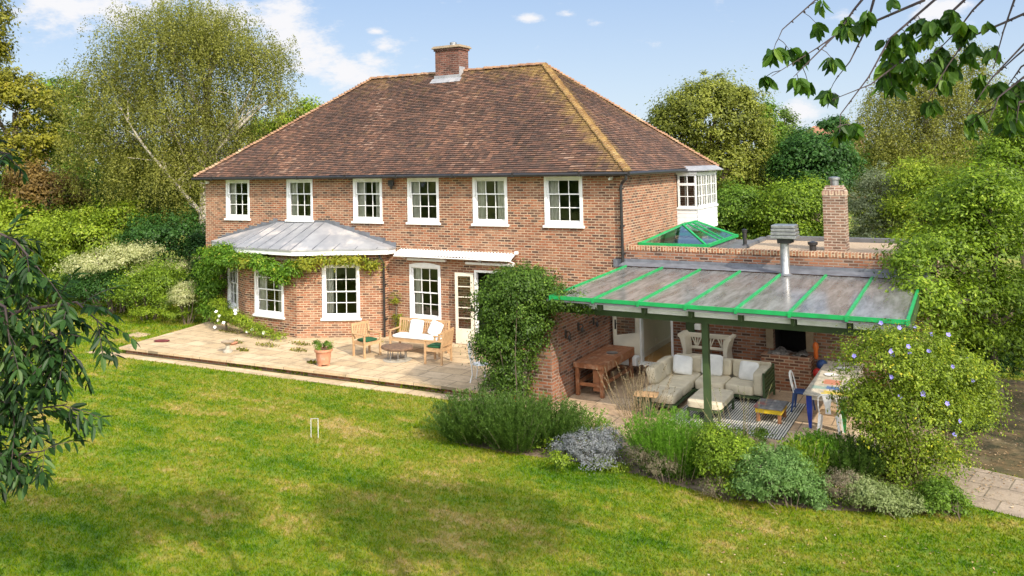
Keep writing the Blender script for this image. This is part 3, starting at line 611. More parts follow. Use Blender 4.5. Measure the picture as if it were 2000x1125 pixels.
def weeds():
    n = 1500; t = rs.random(n); x = -0.5 + t * 8.3; y = -4.82 + (x + 4.48) * 0.0534 - 0.03 - 0.10 * rs.random(n); k = (np.sin(x * 3.1) + np.sin(x * 7.3 + 1) * 0.6 + np.sin(x * 1.3)) > 0.25; x = x[k]; y = y[k] ; n = len(x)
    P = np.stack([x, y, np.full(n, GZ + 0.02) + 0.06 * rs.random(n)], 1); D = unit(rs.normal(size=(n, 3)) + np.array([0, 0, 0.6])); Nn = unit(np.array([0, 0, 1.0]) + rs.normal(size=(n, 3)) * 0.6)
    L = 0.05 + 0.05 * rs.random(n); o = npmesh('weeds', leafquads(P, D, Nn, L, L * 0.6), 4, 'lf_bright', rs.random(n)); tag(o, 'low green weeds growing along the foot of the patio step', 'weeds'); o['kind'] = 'stuff'
weeds()
def pweeds():
    cs = [(-1.6, -3.0, .22), (-0.3, -2.9, .3), (0.5, -2.3, .25), (1.1, -3.0, .2), (-3.0, -1.9, .3), (2.55, -4.0, .12), (-0.5, -3.7, .15), (2.3, -1.0, .25)]
    X = []
    for cx, cy, r in cs:
        m = 130; a = rs.random(m) * 6.283; q = np.sqrt(rs.random(m)) * r; X.append(np.stack([cx + np.cos(a) * q * 1.7, cy + np.sin(a) * q * 0.6, -0.045 + 0.05 * rs.random(m)], 1))
    P = np.concatenate(X); n = len(P); D = unit(rs.normal(size=(n, 3)) + np.array([0, 0, 0.4])); Nn = unit(np.array([0, 0, 1.0]) + rs.normal(size=(n, 3)) * 0.5); L = 0.04 + 0.04 * rs.random(n)
    o = npmesh('paving_weeds', leafquads(P, D, Nn, L, L * 0.6), 4, 'lf_gold', rs.random(n) * 0.7); tag(o, 'small yellowing weeds in the joints of the patio paving', 'weeds'); o['kind'] = 'stuff'
pweeds()

# ------------------------------------------------------------------ the house
FR = Matrix.Identity(4)
def frame(ox, oy, oz, ang): return Matrix.Translation((ox, oy, oz)) @ Matrix.Rotation(ang, 4, 'Z')   # local x along the wall, local y inwards
def wallpanel(mb, F, u0, u1, z0, z1, holes=(), reveal=0.12, mi=0):
    us = sorted({u0, u1, *[h[0] for h in holes], *[h[1] for h in holes]}); zs = sorted({z0, z1, *[h[2] for h in holes], *[h[3] for h in holes]})
    mb.x = F; mb.cur = mi
    for i in range(len(us) - 1):
        for j in range(len(zs) - 1):
            a, b, c, d = us[i], us[i + 1], zs[j], zs[j + 1]; mu, mz = (a + b) / 2, (c + d) / 2
            if any(h[0] < mu < h[1] and h[2] < mz < h[3] for h in holes): continue
            mb.poly([(a, 0, c), (b, 0, c), (b, 0, d), (a, 0, d)])
    for a, b, c, d in holes:
        r = reveal
        mb.poly([(a, 0, c), (a, 0, d), (a, r, d), (a, r, c)]); mb.poly([(b, 0, d), (b, 0, c), (b, r, c), (b, r, d)])
        mb.poly([(a, 0, d), (b, 0, d), (b, r, d), (a, r, d)]); mb.poly([(b, 0, c), (a, 0, c), (a, r, c), (b, r, c)])

def sash(root, F, u0, u1, z0, z1, cols=3, rows=3, meet=1, curtain='L', seed=0, arch=False):
    """box sash window: outer frame, two sashes with bars, pane, sill, curtain"""
    mb = MB(); mb.x = F; fw = 0.085
    y0, y1 = -0.022, 0.10
    mb.box(u0, u0 + fw, y0, y1, z0, z1); mb.box(u1 - fw, u1, y0, y1, z0, z1); mb.box(u0 + fw, u1 - fw, y0, y1, z1 - fw, z1); mb.box(u0 + fw, u1 - fw, y0, y1, z0, z0 + 0.05)
    if arch:
        n = 8; mb.prism([(u0, z1)] + [(u0 + (u1 - u0) * i / n, z1 + 0.07 * math.sin(math.pi * i / n)) for i in range(1, n)] + [(u1, z1)], y0, 0.05, 'y')
    a, b, c, d = u0 + fw, u1 - fw, z0 + 0.05, z1 - fw
    hm = c + (d - c) * (rows - meet) / rows
    st = 0.042
    for (p, q, yy) in ((c, hm + 0.018, 0.055), (hm - 0.018, d, 0.025)):
        lo = 0.09 if p == c else 0.036
        mb.box(a, a + st, yy, yy + 0.035, p, q); mb.box(b - st, b, yy, yy + 0.035, p, q)
        mb.box(a + st, b - st, yy, yy + 0.035, p, p + lo); mb.box(a + st, b - st, yy, yy + 0.035, q - 0.036, q)
        nr = rows - meet if p == c else meet
        for i in range(1, cols):
            u = a + st + (b - a - 2 * st) * i / cols; mb.box(u - 0.011, u + 0.011, yy + 0.005, yy + 0.03, p + lo, q - 0.036)
        for j in range(1, nr):
            z = p + lo + (q - 0.036 - p - lo) * j / nr; mb.box(a + st, b - st, yy + 0.003, yy + 0.028, z - 0.011, z + 0.011)
    w = mb.build('window', 'white', root)
    m = MB(); m.x = F; m.poly([(a + 0.01, 0.075, c + 0.03), (b - 0.01, 0.075, c + 0.03), (b - 0.01, 0.075, hm), (a + 0.01, 0.075, hm)]); m.poly([(a + 0.01, 0.045, hm), (b - 0.01, 0.045, hm), (b - 0.01, 0.045, d - 0.01), (a + 0.01, 0.045, d - 0.01)])
    m.build('pane', 'glass', w)
    m = MB(); m.x = F; m.box(u0 - 0.05, u1 + 0.05, -0.075, 0.02, z0 - 0.07, z0 + 0.001, 0.008); m.build('sill', 'white', w)
    m = MB(); m.x = F; rr = random.Random(seed)
    for side in (curtain if curtain != 'B' else 'LR'):
        wd = 0.30 + rr.random() * 0.08; s0 = a - 0.05 if side == 'L' else b + 0.05 - wd; n = 16; V = []
        for i in range(n + 1):
            x = s0 + wd * i / n; yy = 0.15 + 0.03 * math.sin(i * 1.9 + seed); V += [(x, yy, z0 - 0.05), (x + rr.uniform(-.01, .01), yy, z1 + 0.02)]
        m.add(V, [(2 * i, 2 * i + 2, 2 * i + 3, 2 * i + 1) for i in range(n)])
    if m.v: m.build('curtain', 'curtain', w, True)
    return w

house = thing('brick_house', 'large two storey red brick house with tiled hipped roof and white sash windows', 'house')
UX = [-5.224, -2.198, 0.791, 3.011, 5.454, 7.887]
UW = [(x, x + 1.2, 3.60, 5.005) for x in UX]
GW = (3.04, 4.22, 0.56, 2.27); FD = (5.45, 6.65, -0.05, 2.2)
X0, X1, Y1, ZT = -6.33, 10.25, 8.54, 5.06
BAYW = [(2.2, 0.0), (2.2, -0.26), (-0.3, -1.58), (-2.75, -1.45), (-5.3, -0.2), (-5.3, 0.0)]
mb = MB()
wallpanel(mb, FR, X0, X1, GZ - 0.1, ZT, UW + [GW, FD, (-5.0, 1.9, 0.0, 2.5)])
OR = (4.95, 7.35)      # the boarded bay on the right-hand wall, along y
wallpanel(mb, frame(X1, 0, 0, math.pi / 2), 0, Y1, GZ - 0.1, ZT, [(OR[0] + 0.05, OR[1] - 0.05, 3.3, 4.98)])
wallpanel(mb, frame(X1, Y1, 0, math.pi), 0, X1 - X0, GZ - 0.1, ZT)
wallpanel(mb, frame(X0, Y1, 0, -math.pi / 2), 0, Y1, GZ - 0.1, ZT)
mb.build('wall', 'brick', house)
# rooms inside: floors, ceiling and a partition
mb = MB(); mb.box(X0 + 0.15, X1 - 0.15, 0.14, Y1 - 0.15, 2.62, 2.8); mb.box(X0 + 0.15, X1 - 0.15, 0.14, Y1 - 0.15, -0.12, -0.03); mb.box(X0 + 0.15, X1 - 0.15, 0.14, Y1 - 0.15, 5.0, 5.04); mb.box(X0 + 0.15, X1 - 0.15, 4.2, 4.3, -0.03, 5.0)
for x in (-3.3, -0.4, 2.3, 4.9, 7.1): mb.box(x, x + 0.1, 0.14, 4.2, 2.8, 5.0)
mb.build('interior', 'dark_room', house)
for i, (a, b, c, d) in enumerate(UW): sash(house, FR, a, b, c, d, 3, 3, 1, ('L', 'L', 'LR', 'L', 'LR', 'L')[i], i)
sash(house, FR, *GW, 3, 4, 2, 'LR'[0:1], 8, True)

# bay: brick walls with three windows under a leaded roof
mb = MB(); BF = []
for i in range(5):
    (ax, ay), (bx, by) = BAYW[i], BAYW[i + 1]
    # walls run from right to left seen from outside, so start each frame at its left end
    L = math.hypot(bx - ax, by - ay); ang = math.atan2(ay - by, ax - bx); F = frame(bx, by, 0, ang); BF.append((F, L))
holesA = (0.83, 2.05, 0.56, 2.28); holesB = (0.48, 1.86, 0.56, 2.28)
HL = {1: [holesA], 2: [holesB], 3: [(0.85, 2.05, 0.56, 2.28)]}
for i, (F, L) in enumerate(BF): wallpanel(mb, F, 0, L, GZ - 0.1, 2.72, HL.get(i, []))
mb.build('bay_wall', 'brick', house)
for i in (1, 2, 3): sash(house, BF[i][0], *HL[i][0], 3, 4, 2, 'LR' if i == 2 else 'L', 20 + i)
E = [(-5.62, 0.0), (-5.62, -0.32), (-2.85, -1.68), (-0.25, -1.84), (2.48, -0.40), (2.48, 0.0)]
mb = MB(); zb = 2.60
for i in range(5):
    a, b = E[i], E[i + 1]; mb.x = Matrix.Identity(4)
    mb.bar((a[0], a[1], zb + 0.09), (b[0], b[1], zb + 0.09), 0.035, 0.18)
mb.poly([(x, y, zb + 0.02) for x, y in E][::-1])
mb.build('bay_fascia', 'white', house)
T1, T2 = (-2.65, -0.004, 3.50), (-0.45, -0.004, 3.54)
e3 = [(x, y, zb + 0.19) for x, y in [(-5.66, -0.004), (-5.66, -0.35), (-2.87, -1.73), (-0.24, -1.89), (2.53, -0.42), (2.53, -0.004)]]
mb = MB(); mb.poly([e3[0], e3[1], T1]); mb.poly([e3[1], e3[2], T1]); mb.poly([e3[2], e3[3], T2, T1]); mb.poly([e3[3], e3[4], T2]); mb.poly([e3[4], e3[5], T2])
for i in range(5):
    a, b = e3[i], e3[i + 1]; mb.add([a, b, (b[0], b[1], b[2] - 0.05), (a[0], a[1], a[2] - 0.05)], [(0, 1, 2, 3)])
br = mb.build('bay_roof', 'lead', house)
lerp = lambda a, b, t: tuple(a[k] + (b[k] - a[k]) * t for k in range(3))
rolls = [(e3[2], T1), (e3[3], T2)] + [(lerp(e3[2], e3[3], t), lerp(T1, T2, t)) for t in (0.2, 0.4, 0.6, 0.8)]
for t in (0.22, 0.44, 0.66, 0.88): rolls += [(lerp(e3[1], e3[2], 1 - t), lerp(T1, e3[0], t * 0.95)), (lerp(e3[3], e3[4], t), lerp(T2, e3[5], t * 0.95))]
for a, b in rolls:
    mb = MB(); mb.tube([(a[0], a[1], a[2] + .004), (b[0], b[1], b[2] + .004)], 0.019, 6); mb.build('lead_roll', 'lead_dark', br)

mb = MB()
def flash(a, b, n, h=0.13):
    for i in range(n):
        p = lerp(a, b, i / n); q = lerp(a, b, (i + 1) / n); z0 = min(p[2], q[2]) - 0.03; z1 = max(p[2], q[2]) + h * (0.6 + 0.4 * ((i * 7) % 3) / 2)
        mb.box(min(p[0], q[0]), max(p[0], q[0]) - 0.004, -0.016 - 0.003 * (i % 2), 0.0, z0, z1)
flash(e3[0], T1, 15); flash(T1, T2, 5, 0.07); flash(T2, e3[5], 14)
mb.build('flashing', 'lead_dark', br)

# main roof
ZE, ZR, YR = 5.11, 8.84, 4.27; OV = 0.33
XA, XB, YA, YB = -6.55, 10.56, -OV, Y1 + OV; XL, XRr = -1.69, 5.86
def slope(O, U, Wv, Lu, Lw, sl, sr, seed, licL, licR, licT):
    """rows of clay tiles on a slope; O eave corner, U along eave, Wv up the slope; sl, sr inset of each side per metre of slope"""
    rs = np.random.RandomState(seed); O = np.array(O); U = np.array(U, float); Wv = np.array(Wv, float); Nv = np.cross(U, Wv)
    g_, tw = 0.1, 0.165; V = []; rn = []; li = []
    for k in range(int(Lw / g_)):
        w0 = k * g_; w1 = w0 + g_ + 0.012; ul = sl * w0; ur = Lu - sr * w0
        if ur - ul < 0.1: break
        u = np.arange(ul - tw * (0.5 if k % 2 else 1), ur, tw); a = np.clip(u, ul, ur); b = np.clip(u + tw - 0.004, ul, ur); m = b - a > 0.01; a = a[m]; b = b[m]; n = len(a)
        wav = 0.012 * np.sin(a * 0.8 + seed) * math.sin(w0 * 1.3 + 1) + 0.006 * np.sin(a * 2.9 + w0)
        h = 0.034 + 0.010 * rs.random(n) + wav; hb = 0.006 + wav; j = rs.normal(size=n) * 0.004
        q = lambda uu, ww, hh: O + uu[:, None] * U + ww[:, None] * Wv + hh[:, None] * Nv
        W0 = w0 + j; W1 = np.full(n, w1)
        V.append(np.stack([q(a, W0, h), q(b, W0, h + rs.normal(size=n) * 0.002), q(b, W1, hb), q(a, W1, hb)], 1))
        V.append(np.stack([q(a, W0, h - 0.03), q(b, W0, h - 0.03), q(b, W0, h), q(a, W0, h)], 1))
        r = np.clip(rs.random(n) * 0.85 + 0.15 * rs.random(n) + 0.10 * np.sin(a * 1.7 + w0 * 0.9), 0, 1); rn += [r, r * 0.5]
        dl = (a - ul); dr = (ur - a); l = licL * np.exp(-dl / 0.45) + licR * np.exp(-dr / 0.55) + licT * np.exp(-(Lw - w0) / 0.75); li += [l, l]
    V = np.concatenate(V); me = npmesh('roof', V, 4, 'tile', np.concatenate(rn), house); at = me.data.attributes.new('lich', 'FLOAT', 'FACE'); at.data.foreach_set('value', np.concatenate(li).astype(np.float32)); return me
rise = ZR - ZE; ws = math.hypot(YR - YA, rise); uy, uz = (YR - YA) / ws, rise / ws
front = slope((XA, YA, ZE), (1, 0, 0), (0, uy, uz), XB - XA, ws, (XL - XA) / ws, (XB - XRr) / ws, 1, 0.12, 1.1, 0.5)
slope((XB, YB, ZE), (-1, 0, 0), (0, -uy, uz), XB - XA, ws, (XB - XRr) / ws, (XL - XA) / ws, 2, 0.3, 0.3, 0.5)
wr = math.hypot(XB - XRr, rise); slope((XB, YA, ZE), (0, 1, 0), (-(XB - XRr) / wr, 0, rise / wr), YB - YA, wr, (YR - YA) / wr, (YB - YR) / wr, 3, 0.85, 0.6, 0.3)
wl = math.hypot(XL - XA, rise); slope((XA, YB, ZE), (0, -1, 0), ((XL - XA) / wl, 0, rise / wl), YB - YA, wl, (YR - YA) / wl, (YR - YA) / wl, 4, 0.1, 0.1, 0.3)
mb = MB(); d_ = 0.03
A, B_, C_, D_ = (XA + .02, YA + .02, ZE - d_), (XB - .02, YA + .02, ZE - d_), (XB - .02, YB - .02, ZE - d_), (XA + .02, YB - .02, ZE - d_); P_, Q_ = (XL, YR, ZR - d_), (XRr, YR, ZR - d_)
mb.add([A, B_, C_, D_, P_, Q_], [(0, 1, 5, 4), (1, 2, 5), (2, 3, 4, 5), (3, 0, 4), (3, 2, 1, 0)]); mb.build('roof_boarding', 'dark_room', house)
def bonnets(a, b, n, r0, r1, mat, name, flatn=False):
    mb = MB(); a = Vector(a); b = Vector(b); d = (b - a).normalized(); s = d.cross(Vector((0, 0, 1))).normalized(); u = s.cross(d); st = (b - a) / n; rr = random.Random(5)
    for i in range(n):
        p = a + st * i; q = p + st * 1.12; V = []; jr = rr.uniform(0.9, 1.12); lift = rr.uniform(-.006, .008)
        for (c, r, lf) in ((p, r0 * jr, 0.015), (q, r1 * jr, -0.012)):
            for k in range(7): t = math.pi * k / 6; V.append(tuple(c + s * math.cos(t) * r + u * (math.sin(t) * r * 0.72 + lf + lift - 0.02)))
        mb.add(V, [(k, k + 1, 8 + k, 7 + k) for k in range(6)] + [(0, 1, 2, 3, 4, 5, 6)[::-1]])
    return mb.build(name, mat, front)
for c, e, nn in (((XB, YA, ZE), (XRr, YR, ZR), 62), ((XA, YA, ZE), (XL, YR, ZR), 62), ((XB, YB, ZE), (XRr, YR, ZR), 62), ((XA, YB, ZE), (XL, YR, ZR), 62)):
    bonnets((c[0], c[1], c[2] + 0.04), (e[0], e[1], e[2] + 0.03), nn, 0.125, 0.085, 'hiptile' if (c[0] > 0 and c[1] < 0) else 'hiptile2', 'hip_tiles')
bonnets((XL - 0.05, YR, ZR + 0.02), (XRr + 0.05, YR, ZR + 0.02), 22, 0.12, 0.115, 'hiptile2', 'ridge_tiles')

# gutters, soffit, downpipes
mb = MB()
mb.tube([(XA - 0.03, YA - 0.06, ZE - 0.045), (XB + 0.05, YA - 0.06, ZE - 0.045)], 0.055, 8); mb.tube([(XB + 0.06, YA - 0.06, ZE - 0.045), (XB + 0.06, YB, ZE - 0.045)], 0.055, 8); mb.tube([(XA - 0.06, YA - 0.06, ZE - 0.045), (XA - 0.06, YB, ZE - 0.045)], 0.055, 8)
for x in np.arange(XA + 1, XB, 2.1): mb.box(x, x + 0.06, YA - 0.125, YA - 0.02, ZE - 0.105, ZE + 0.005)
mb.build('gutter', 'black', house)
mb = MB(); z0 = ZE - 0.09
mb.box(XA + .03, XB - .03, YA + .02, -0.004, z0 + 0.01, z0 + 0.045); mb.box(X1 + .004, XB - .03, 0, YB, z0 + 0.01, z0 + 0.045); mb.box(XA + .03, X0 - .004, 0, YB, z0 + 0.01, z0 + 0.045)
mb.box(XA + .03, XB - .03, YA - .005, YA + .02, z0 - .005, z0 + 0.07); mb.box(XB - .03, XB - .005, YA - .005, YB, z0 - .005, z0 + 0.07); mb.build('soffit', 'white', house)
mb = MB(); mb.tube([(X1 + 0.30, YA - 0.06, ZE - 0.08), (X1 + 0.30, YA - 0.06, 4.93), (X1 + 0.05, -0.07, 4.80), (X1 + 0.02, -0.08, 4.7), (X1 + 0.02, -0.08, 2.60)], 0.042, 8); 
for z in (4.62, 3.6, 2.85): mb.tube([(X1 + 0.02, -0.08, z), (X1 + 0.02, -0.08, z + 0.06)], 0.055, 8); mb.box(X1 - 0.04, X1 + 0.08, -0.06, 0.0, z + .01, z + 0.05)
mb.build('downpipe', 'black', house)
mb = MB(); mb.tube([(2.12, -0.42, 2.62), (2.2, -0.40, 2.45), (2.26, -0.33, 2.3), (2.26, -0.33, -0.03)], 0.036, 8)
for z in (0.5, 1.6): mb.box(2.2, 2.31, -0.32, -0.2, z, z + .04)
mb.build('downpipe', 'black', house)
mb = MB(); mb.box(9.95, 10.02, -0.12, -.004, 4.9, 4.98, .01); mb.tube([(9.98, -.12, 4.94), (9.98, -.2, 4.92)], .03, 8); mb.build('camera_housing', 'white', house)
mb = MB(); mb.box(-6.2, -6.1, -0.14, -.004, 4.88, 4.98, .01); mb.build('camera_housing', 'white', house)
mb = MB(); mb.box(2.34, 2.54, -0.17, -0.05, 4.76, 4.95, .02); mb.tube([(2.44, -.06, 4.8), (2.44, -.004, 4.8)], .03, 8); mb.tube([(2.44, -.11, 4.76), (2.44, -.11, 4.66)], [.05, .035], 10); mb.build('flood_light', 'black', house)
# chimney on the ridge
CX0, CX1, CY0, CY1 = 1.56, 2.60, 3.90, 4.56
mb = MB(); mb.box(CX0, CX1, CY0, CY1, 8.0, 9.62); mb.box(CX0 - .04, CX1 + .04, CY0 - .04, CY1 + .04, 9.62, 9.70); ch = mb.build('chimney', 'brick_old', house)
mb = MB(); mb.box(CX0 - .1, CX1 + .1, CY0 - .1, CY1 + .1, 9.70, 9.76, .01); mb.prism([(CX0 - .06, CY0 - .06), (CX1 + .06, CY0 - .06), (CX1 + .06, CY1 + .06), (CX0 - .06, CY1 + .06)], 9.76, 9.80); mb.build('cap', 'sandstone', ch)
mb = MB(); mb.at((CX0 + CX1) / 2 + .08, (CY0 + CY1) / 2, 9.8).lathe([(.12, 0), (.115, .08), (.13, .09), (.13, .14), (.05, .17)], 12); mb.build('pot', 'steel', ch, True)
zf_ = 8.84 - (4.27 - CY0) * (ZR - ZE) / (YR - YA)
mb = MB(); mb.box(CX0 - .05, CX1 + .05, CY0 - .02, CY0 - .003, zf_ - .02, zf_ + .17); mb.box(CX1 + .003, CX1 + .02, CY0, 4.27, zf_ + .02, 9.0)
mb.add([(CX0 - .14, CY0 - .22, zf_ - .125), (CX1 + .14, CY0 - .22, zf_ - .125), (CX1 + .12, CY0 - .02, zf_ + .055), (CX0 - .12, CY0 - .02, zf_ + .055)], [(0, 1, 2, 3)]); mb.build('flashing', 'lead', ch)

# door leaf folded back on the wall and the doorway
mb = MB(); a, b, c, d = FD
mb.box(a, a + .07, -.02, .1, c, d); mb.box(b - .07, b, -.02, .1, c, d); mb.box(a + .07, b - .07, -.02, .1, d - .07, d); fr = mb.build('door_frame', 'white', house)
def leaf(mb, w, h, panes, y0=-.02, y1=.022, st=.09, bot=.42):
    mb.box(0, st, y0, y1, 0, h); mb.box(w - st, w, y0, y1, 0, h); mb.box(st, w - st, y0, y1, 0, bot); mb.box(st, w - st, y0, y1, h - .1, h)
    for i in range(1, panes): z = bot + (h - .1 - bot) * i / panes; mb.box(st, w - st, y0 + .008, y1 - .008, z - .014, z + .014)
mb = MB(); mb.at(4.86, -.17, -.03, R_(9)); leaf(mb, .6, 2.14, 5, bot=.46); dl = mb.build('door', 'cream', house, label='narrow cream glazed garden door folded back against the brick wall')
mb = MB(); mb.at(4.86, -.17, -.03, R_(9)); mb.poly([(.09, 0, .46), (.51, 0, .46), (.51, 0, 2.04), (.09, 0, 2.04)]); mb.build('pane', 'glass', dl)
mb = MB(); mb.at(4.86, -.17, -.03, R_(9)); mb.box(.53, .58, -.06, -.02, 1.0, 1.16); mb.build('handle', 'black', dl)
mb = MB(); mb.box(a - .1, b + .1, -.28, .1, c - .06, c + .012); mb.build('door_step', 'sandstone', house)
# two white lintel boards and the corrugated awning
mb = MB(); mb.box(3.0, 4.45, -.10, -.004, 2.40, 2.47, .006); mb.build('lintel', 'white', house)
mb = MB(); mb.box(5.2, 6.85, -.12, -.004, 2.37, 2.44, .006); mb.build('lintel', 'white', house)
mb = MB(); n = 190; V = []; F_ = []; xa, xb = 2.72, 6.95
for i in range(n + 1):
    x = xa + (xb - xa) * i / n; w_ = 0.018 * math.sin(i / n * 2 * math.pi * 38); sag = -0.03 * math.sin(i / n * 9) * 0.4
    V += [(x, -.01, 2.74 + w_), (x, -.22, 2.69 + w_ + sag), (x, -.42, 2.60 + w_ + sag * 1.5)]
F_ = [(3 * i + k, 3 * i + 3 + k, 3 * i + 4 + k, 3 * i + 1 + k) for i in range(n) for k in (0, 1)]
mb.add(V, F_); aw = mb.build('awning', 'white_board', house, True)
mb = MB(); mb.tube([(xa, -.41, 2.565), (xb, -.41, 2.565)], .022, 6)
for x in (xa + .15, 4.4, 5.7, xb - .1): mb.bar((x, -.01, 2.45), (x, -.40, 2.57), .03, .03)
mb.at(xb + .03, -.12, 2.73).box(-.05, .05, -.05, .05, 0, .09, .01); mb.build('bracket', 'white', aw)

# boarded oriel on the right-hand wall
ox = X1 + 0.66; oy0, oy1 = OR; mb = MB()
mb.box(X1, ox, oy0, oy1, 3.1, 3.80)
for k in range(5): z = 3.12 + k * .135; mb.box(X1, ox + .012, oy0 - .012, oy0, z, z + .105); mb.box(ox, ox + .012, oy0 - .012, oy1, z, z + .105)
orl = mb.build('oriel', 'white_board', house, label='white boarded oriel window high on the side wall')
mb = MB(); mb.box(X1, ox + .05, oy0 - .05, oy1 + .03, 3.80, 3.86); mb.box(X1, ox + .03, oy0 - .03, oy1 + .02, 4.93, 5.0)
def lights(F, u0, u1, z0, z1, n, top):
    mb.x = F; w = (u1 - u0) / n
    for i in range(n + 1): mb.box(u0 + w * i - .03, u0 + w * i + .03, -.01, .06, z0, z1)
    mb.box(u0, u1, -.008, .055, z0, z0 + .05); mb.box(u0, u1, -.008, .055, z1 - .05, z1)
    if top: mb.box(u0, u1, -.016, .055, z1 - .36, z1 - .28)
    for i in range(n):
        m_ = u0 + w * (i + .5); mb.box(m_ - .011, m_ + .011, 0, .04, z0 + .05, z1 - .05)
        for k in (1, 2): z = z0 + (z1 - z0) * k / 3; mb.box(u0 + w * i + .03, u0 + w * (i + 1) - .03, .002, .038, z - .011, z + .011) if not (top and k == 2) else None
lights(frame(X1 + .02, oy0, 0, 0), .05, .62, 3.86, 4.93, 1, True); lights(frame(ox, oy0, 0, math.pi / 2), .03, oy1 - oy0 - .03, 3.86, 4.93, 4, False)
mb.x = Matrix.Identity(4); mb.build('window', 'white', orl)
mb = MB(); mb.poly([(X1, oy0 + .025, 3.86), (ox - .02, oy0 + .025, 3.86), (ox - .02, oy0 + .025, 4.93), (X1, oy0 + .025, 4.93)]); mb.poly([(ox - .02, oy0, 3.86), (ox - .02, oy1, 3.86), (ox - .02, oy1, 4.93), (ox - .02, oy0, 4.93)]); mb.build('pane', 'glass', orl)
mb = MB(); mb.box(X1 - .05, ox + .22, oy0 - .12, oy1 + .2, 5.035, 5.07); mb.add([(X1 + .2, oy0 - .08, 5.07), (ox + .2, oy0 - .08, 5.07), (ox + .2, oy1 + .15, 5.07), (X1 + .2, oy1 + .15, 5.07), (X1 + .2, oy0 + .1, 5.2), (ox + .02, oy0 + .1, 5.2), (ox + .02, oy1, 5.2), (X1 + .2, oy1, 5.2)], [(4, 5, 6, 7), (0, 1, 5, 4), (1, 2, 6, 5), (2, 3, 7, 6)]); mb.build('lead_cap', 'lead', orl)
mb = MB(); mb.box(ox - .42, ox - .40, oy0 + .1, oy0 + .16, 3.9, 4.9)
for k in range(6):
    for j in range(5): y = oy0 + .25 + k * .38; mb.box(ox - .16 + .02 * (j % 2), ox - .15 + .02 * (j % 2), y + j * .028, y + j * .028 + .03, 3.88, 4.92)
mb.build('curtain', 'cloth_white', orl)

# ------------------------------------------------------------------ the flat-roofed extension
ext = thing('brick_extension', 'single storey brick extension with gravel flat roof beside the house', 'extension', (10.25, 0, 0))
def W_(name, mb, mat, parent, **k):      # parts of the extension are written in garden coordinates
    o = mb.build(name, mat, parent, **k); o.matrix_parent_inverse = Matrix.Identity(4); off = parent.location if parent.type == 'EMPTY' else Vector((0, 0, 0)); o.location = -off; return o
mb = MB(); XE = 17.7
DH = (10.66, 11.60, -0.06, 2.2); FH = (14.17, 14.95, 0.55, 1.25)
wallpanel(mb, FR, X1, XE, GZ - .1, 2.975, [DH, FH], .2)
wallpanel(mb, frame(XE, 0, 0, math.pi / 2), 0, 5.2, GZ - .1, 2.85); wallpanel(mb, frame(XE, 5.2, 0, math.pi), 0, XE - X1, GZ - .1, 2.85, [(4.4, 6.9, .2, 2.4)])  # unseen opening in the back wall, added to let daylight brighten the room
mb.x = Matrix.Identity(4); mb.poly([(XE, .22, 2.85), (X1, .22, 2.85), (X1, .22, 2.975), (XE, .22, 2.975)]); W_('wall', mb, 'brick_dark', ext)
mb = MB(); mb.box(X1 + .003, XE, -.012, .23, 2.975, 3.09); W_('coping', mb, 'brick_soldier', ext)
mb = MB(); mb.box(12.95, XE - .2, .24, 4.95, 2.80, 2.88); W_('gravel_roof', mb, 'gravelroof', ext)
mb = MB(); mb.box(X1 + .01, 12.95, .24, 1.3, 2.78, 2.85); mb.box(X1 + .01, 12.95, 4.4, 5.1, 2.78, 2.85); mb.box(12.1, 12.95, 1.3, 4.4, 2.78, 2.85); mb.box(X1 + .01, 10.5, 1.3, 4.4, 2.78, 2.85); mb.box(12.85, 13.05, .24, 5.15, 2.86, 2.96); mb.box(13.05, XE + .05, 4.95, 5.25, 2.78, 3.0); mb.box(XE - .2, XE + .03, .24, 4.95, 2.8, 3.0); fl = W_('roof_edge', mb, 'roofdark', ext)
# room seen through the open doors
mb = MB(); rx0, rx1 = 10.56, 13.6
mb.poly([(rx0, .2, -.06), (rx0, 4, -.06), (rx0, 4, 2.6), (rx0, .2, 2.6)]); mb.box(rx0, 10.8, 4, 5.18, -.06, 2.6); mb.box(13.3, rx1, 4, 5.18, -.06, 2.6); mb.box(10.8, 13.3, 4, 5.18, 2.4, 2.6); mb.box(10.8, 13.3, 4, 5.18, -.06, .2); mb.poly([(rx1, 4, -.06), (rx1, .2, -.06), (rx1, .2, 2.6), (rx1, 4, 2.6)]); mb.box(rx0, rx1, .2, 1.3, 2.6, 2.62); mb.box(12.1, rx1, 1.3, 4, 2.6, 2.62); mb.box(12.1, 12.12, 1.3, 4, 2.62, 2.8); mb.box(rx0, 12.1, 1.28, 1.3, 2.62, 2.8)
W_('room_wall', mb, 'cream_wall', ext)
mb = MB(); mb.box(rx0, rx1, .2, 4, -.12, -.055); W_('room_floor', mb, 'floorwood', ext)
mb = MB(); mb.box(rx0, rx0 + .02, .2, 3.98, -.05, .1); mb.box(rx0, rx0 + .015, 1.55, 1.72, .18, .3); W_('skirting', mb, 'cream', ext)
mb = MB(); a, b, c, d = DH; mb.box(a, a + .06, -.02, .16, c, d); mb.box(b - .06, b, -.02, .16, c, d); mb.box(a + .06, b - .06, -.02, .16, d - .06, d); W_('door_frame', mb, 'white', ext)
mb = MB(); mb.box(a - .5, b + .15, -.3, .17, c - .03, c + .015, .006); W_('door_sill', mb, 'white', ext)
mb = MB(); mb.box(a - .45, b + .1, -.26, -.004, GZ, c - .034); W_('door_step', mb, 'brick_dark', ext)
phi = math.atan2(-.62, -.50)
mb = MB(); mb.at(a, -.02, -.03, phi); w_ = .80; mb.box(0, .12, -.02, .02, 0, 2.16); mb.box(w_ - .1, w_, -.02, .02, 0, 2.16); mb.box(.12, w_ - .1, -.02, .02, 0, .78); mb.box(.12, w_ - .1, -.02, .02, 2.06, 2.16)
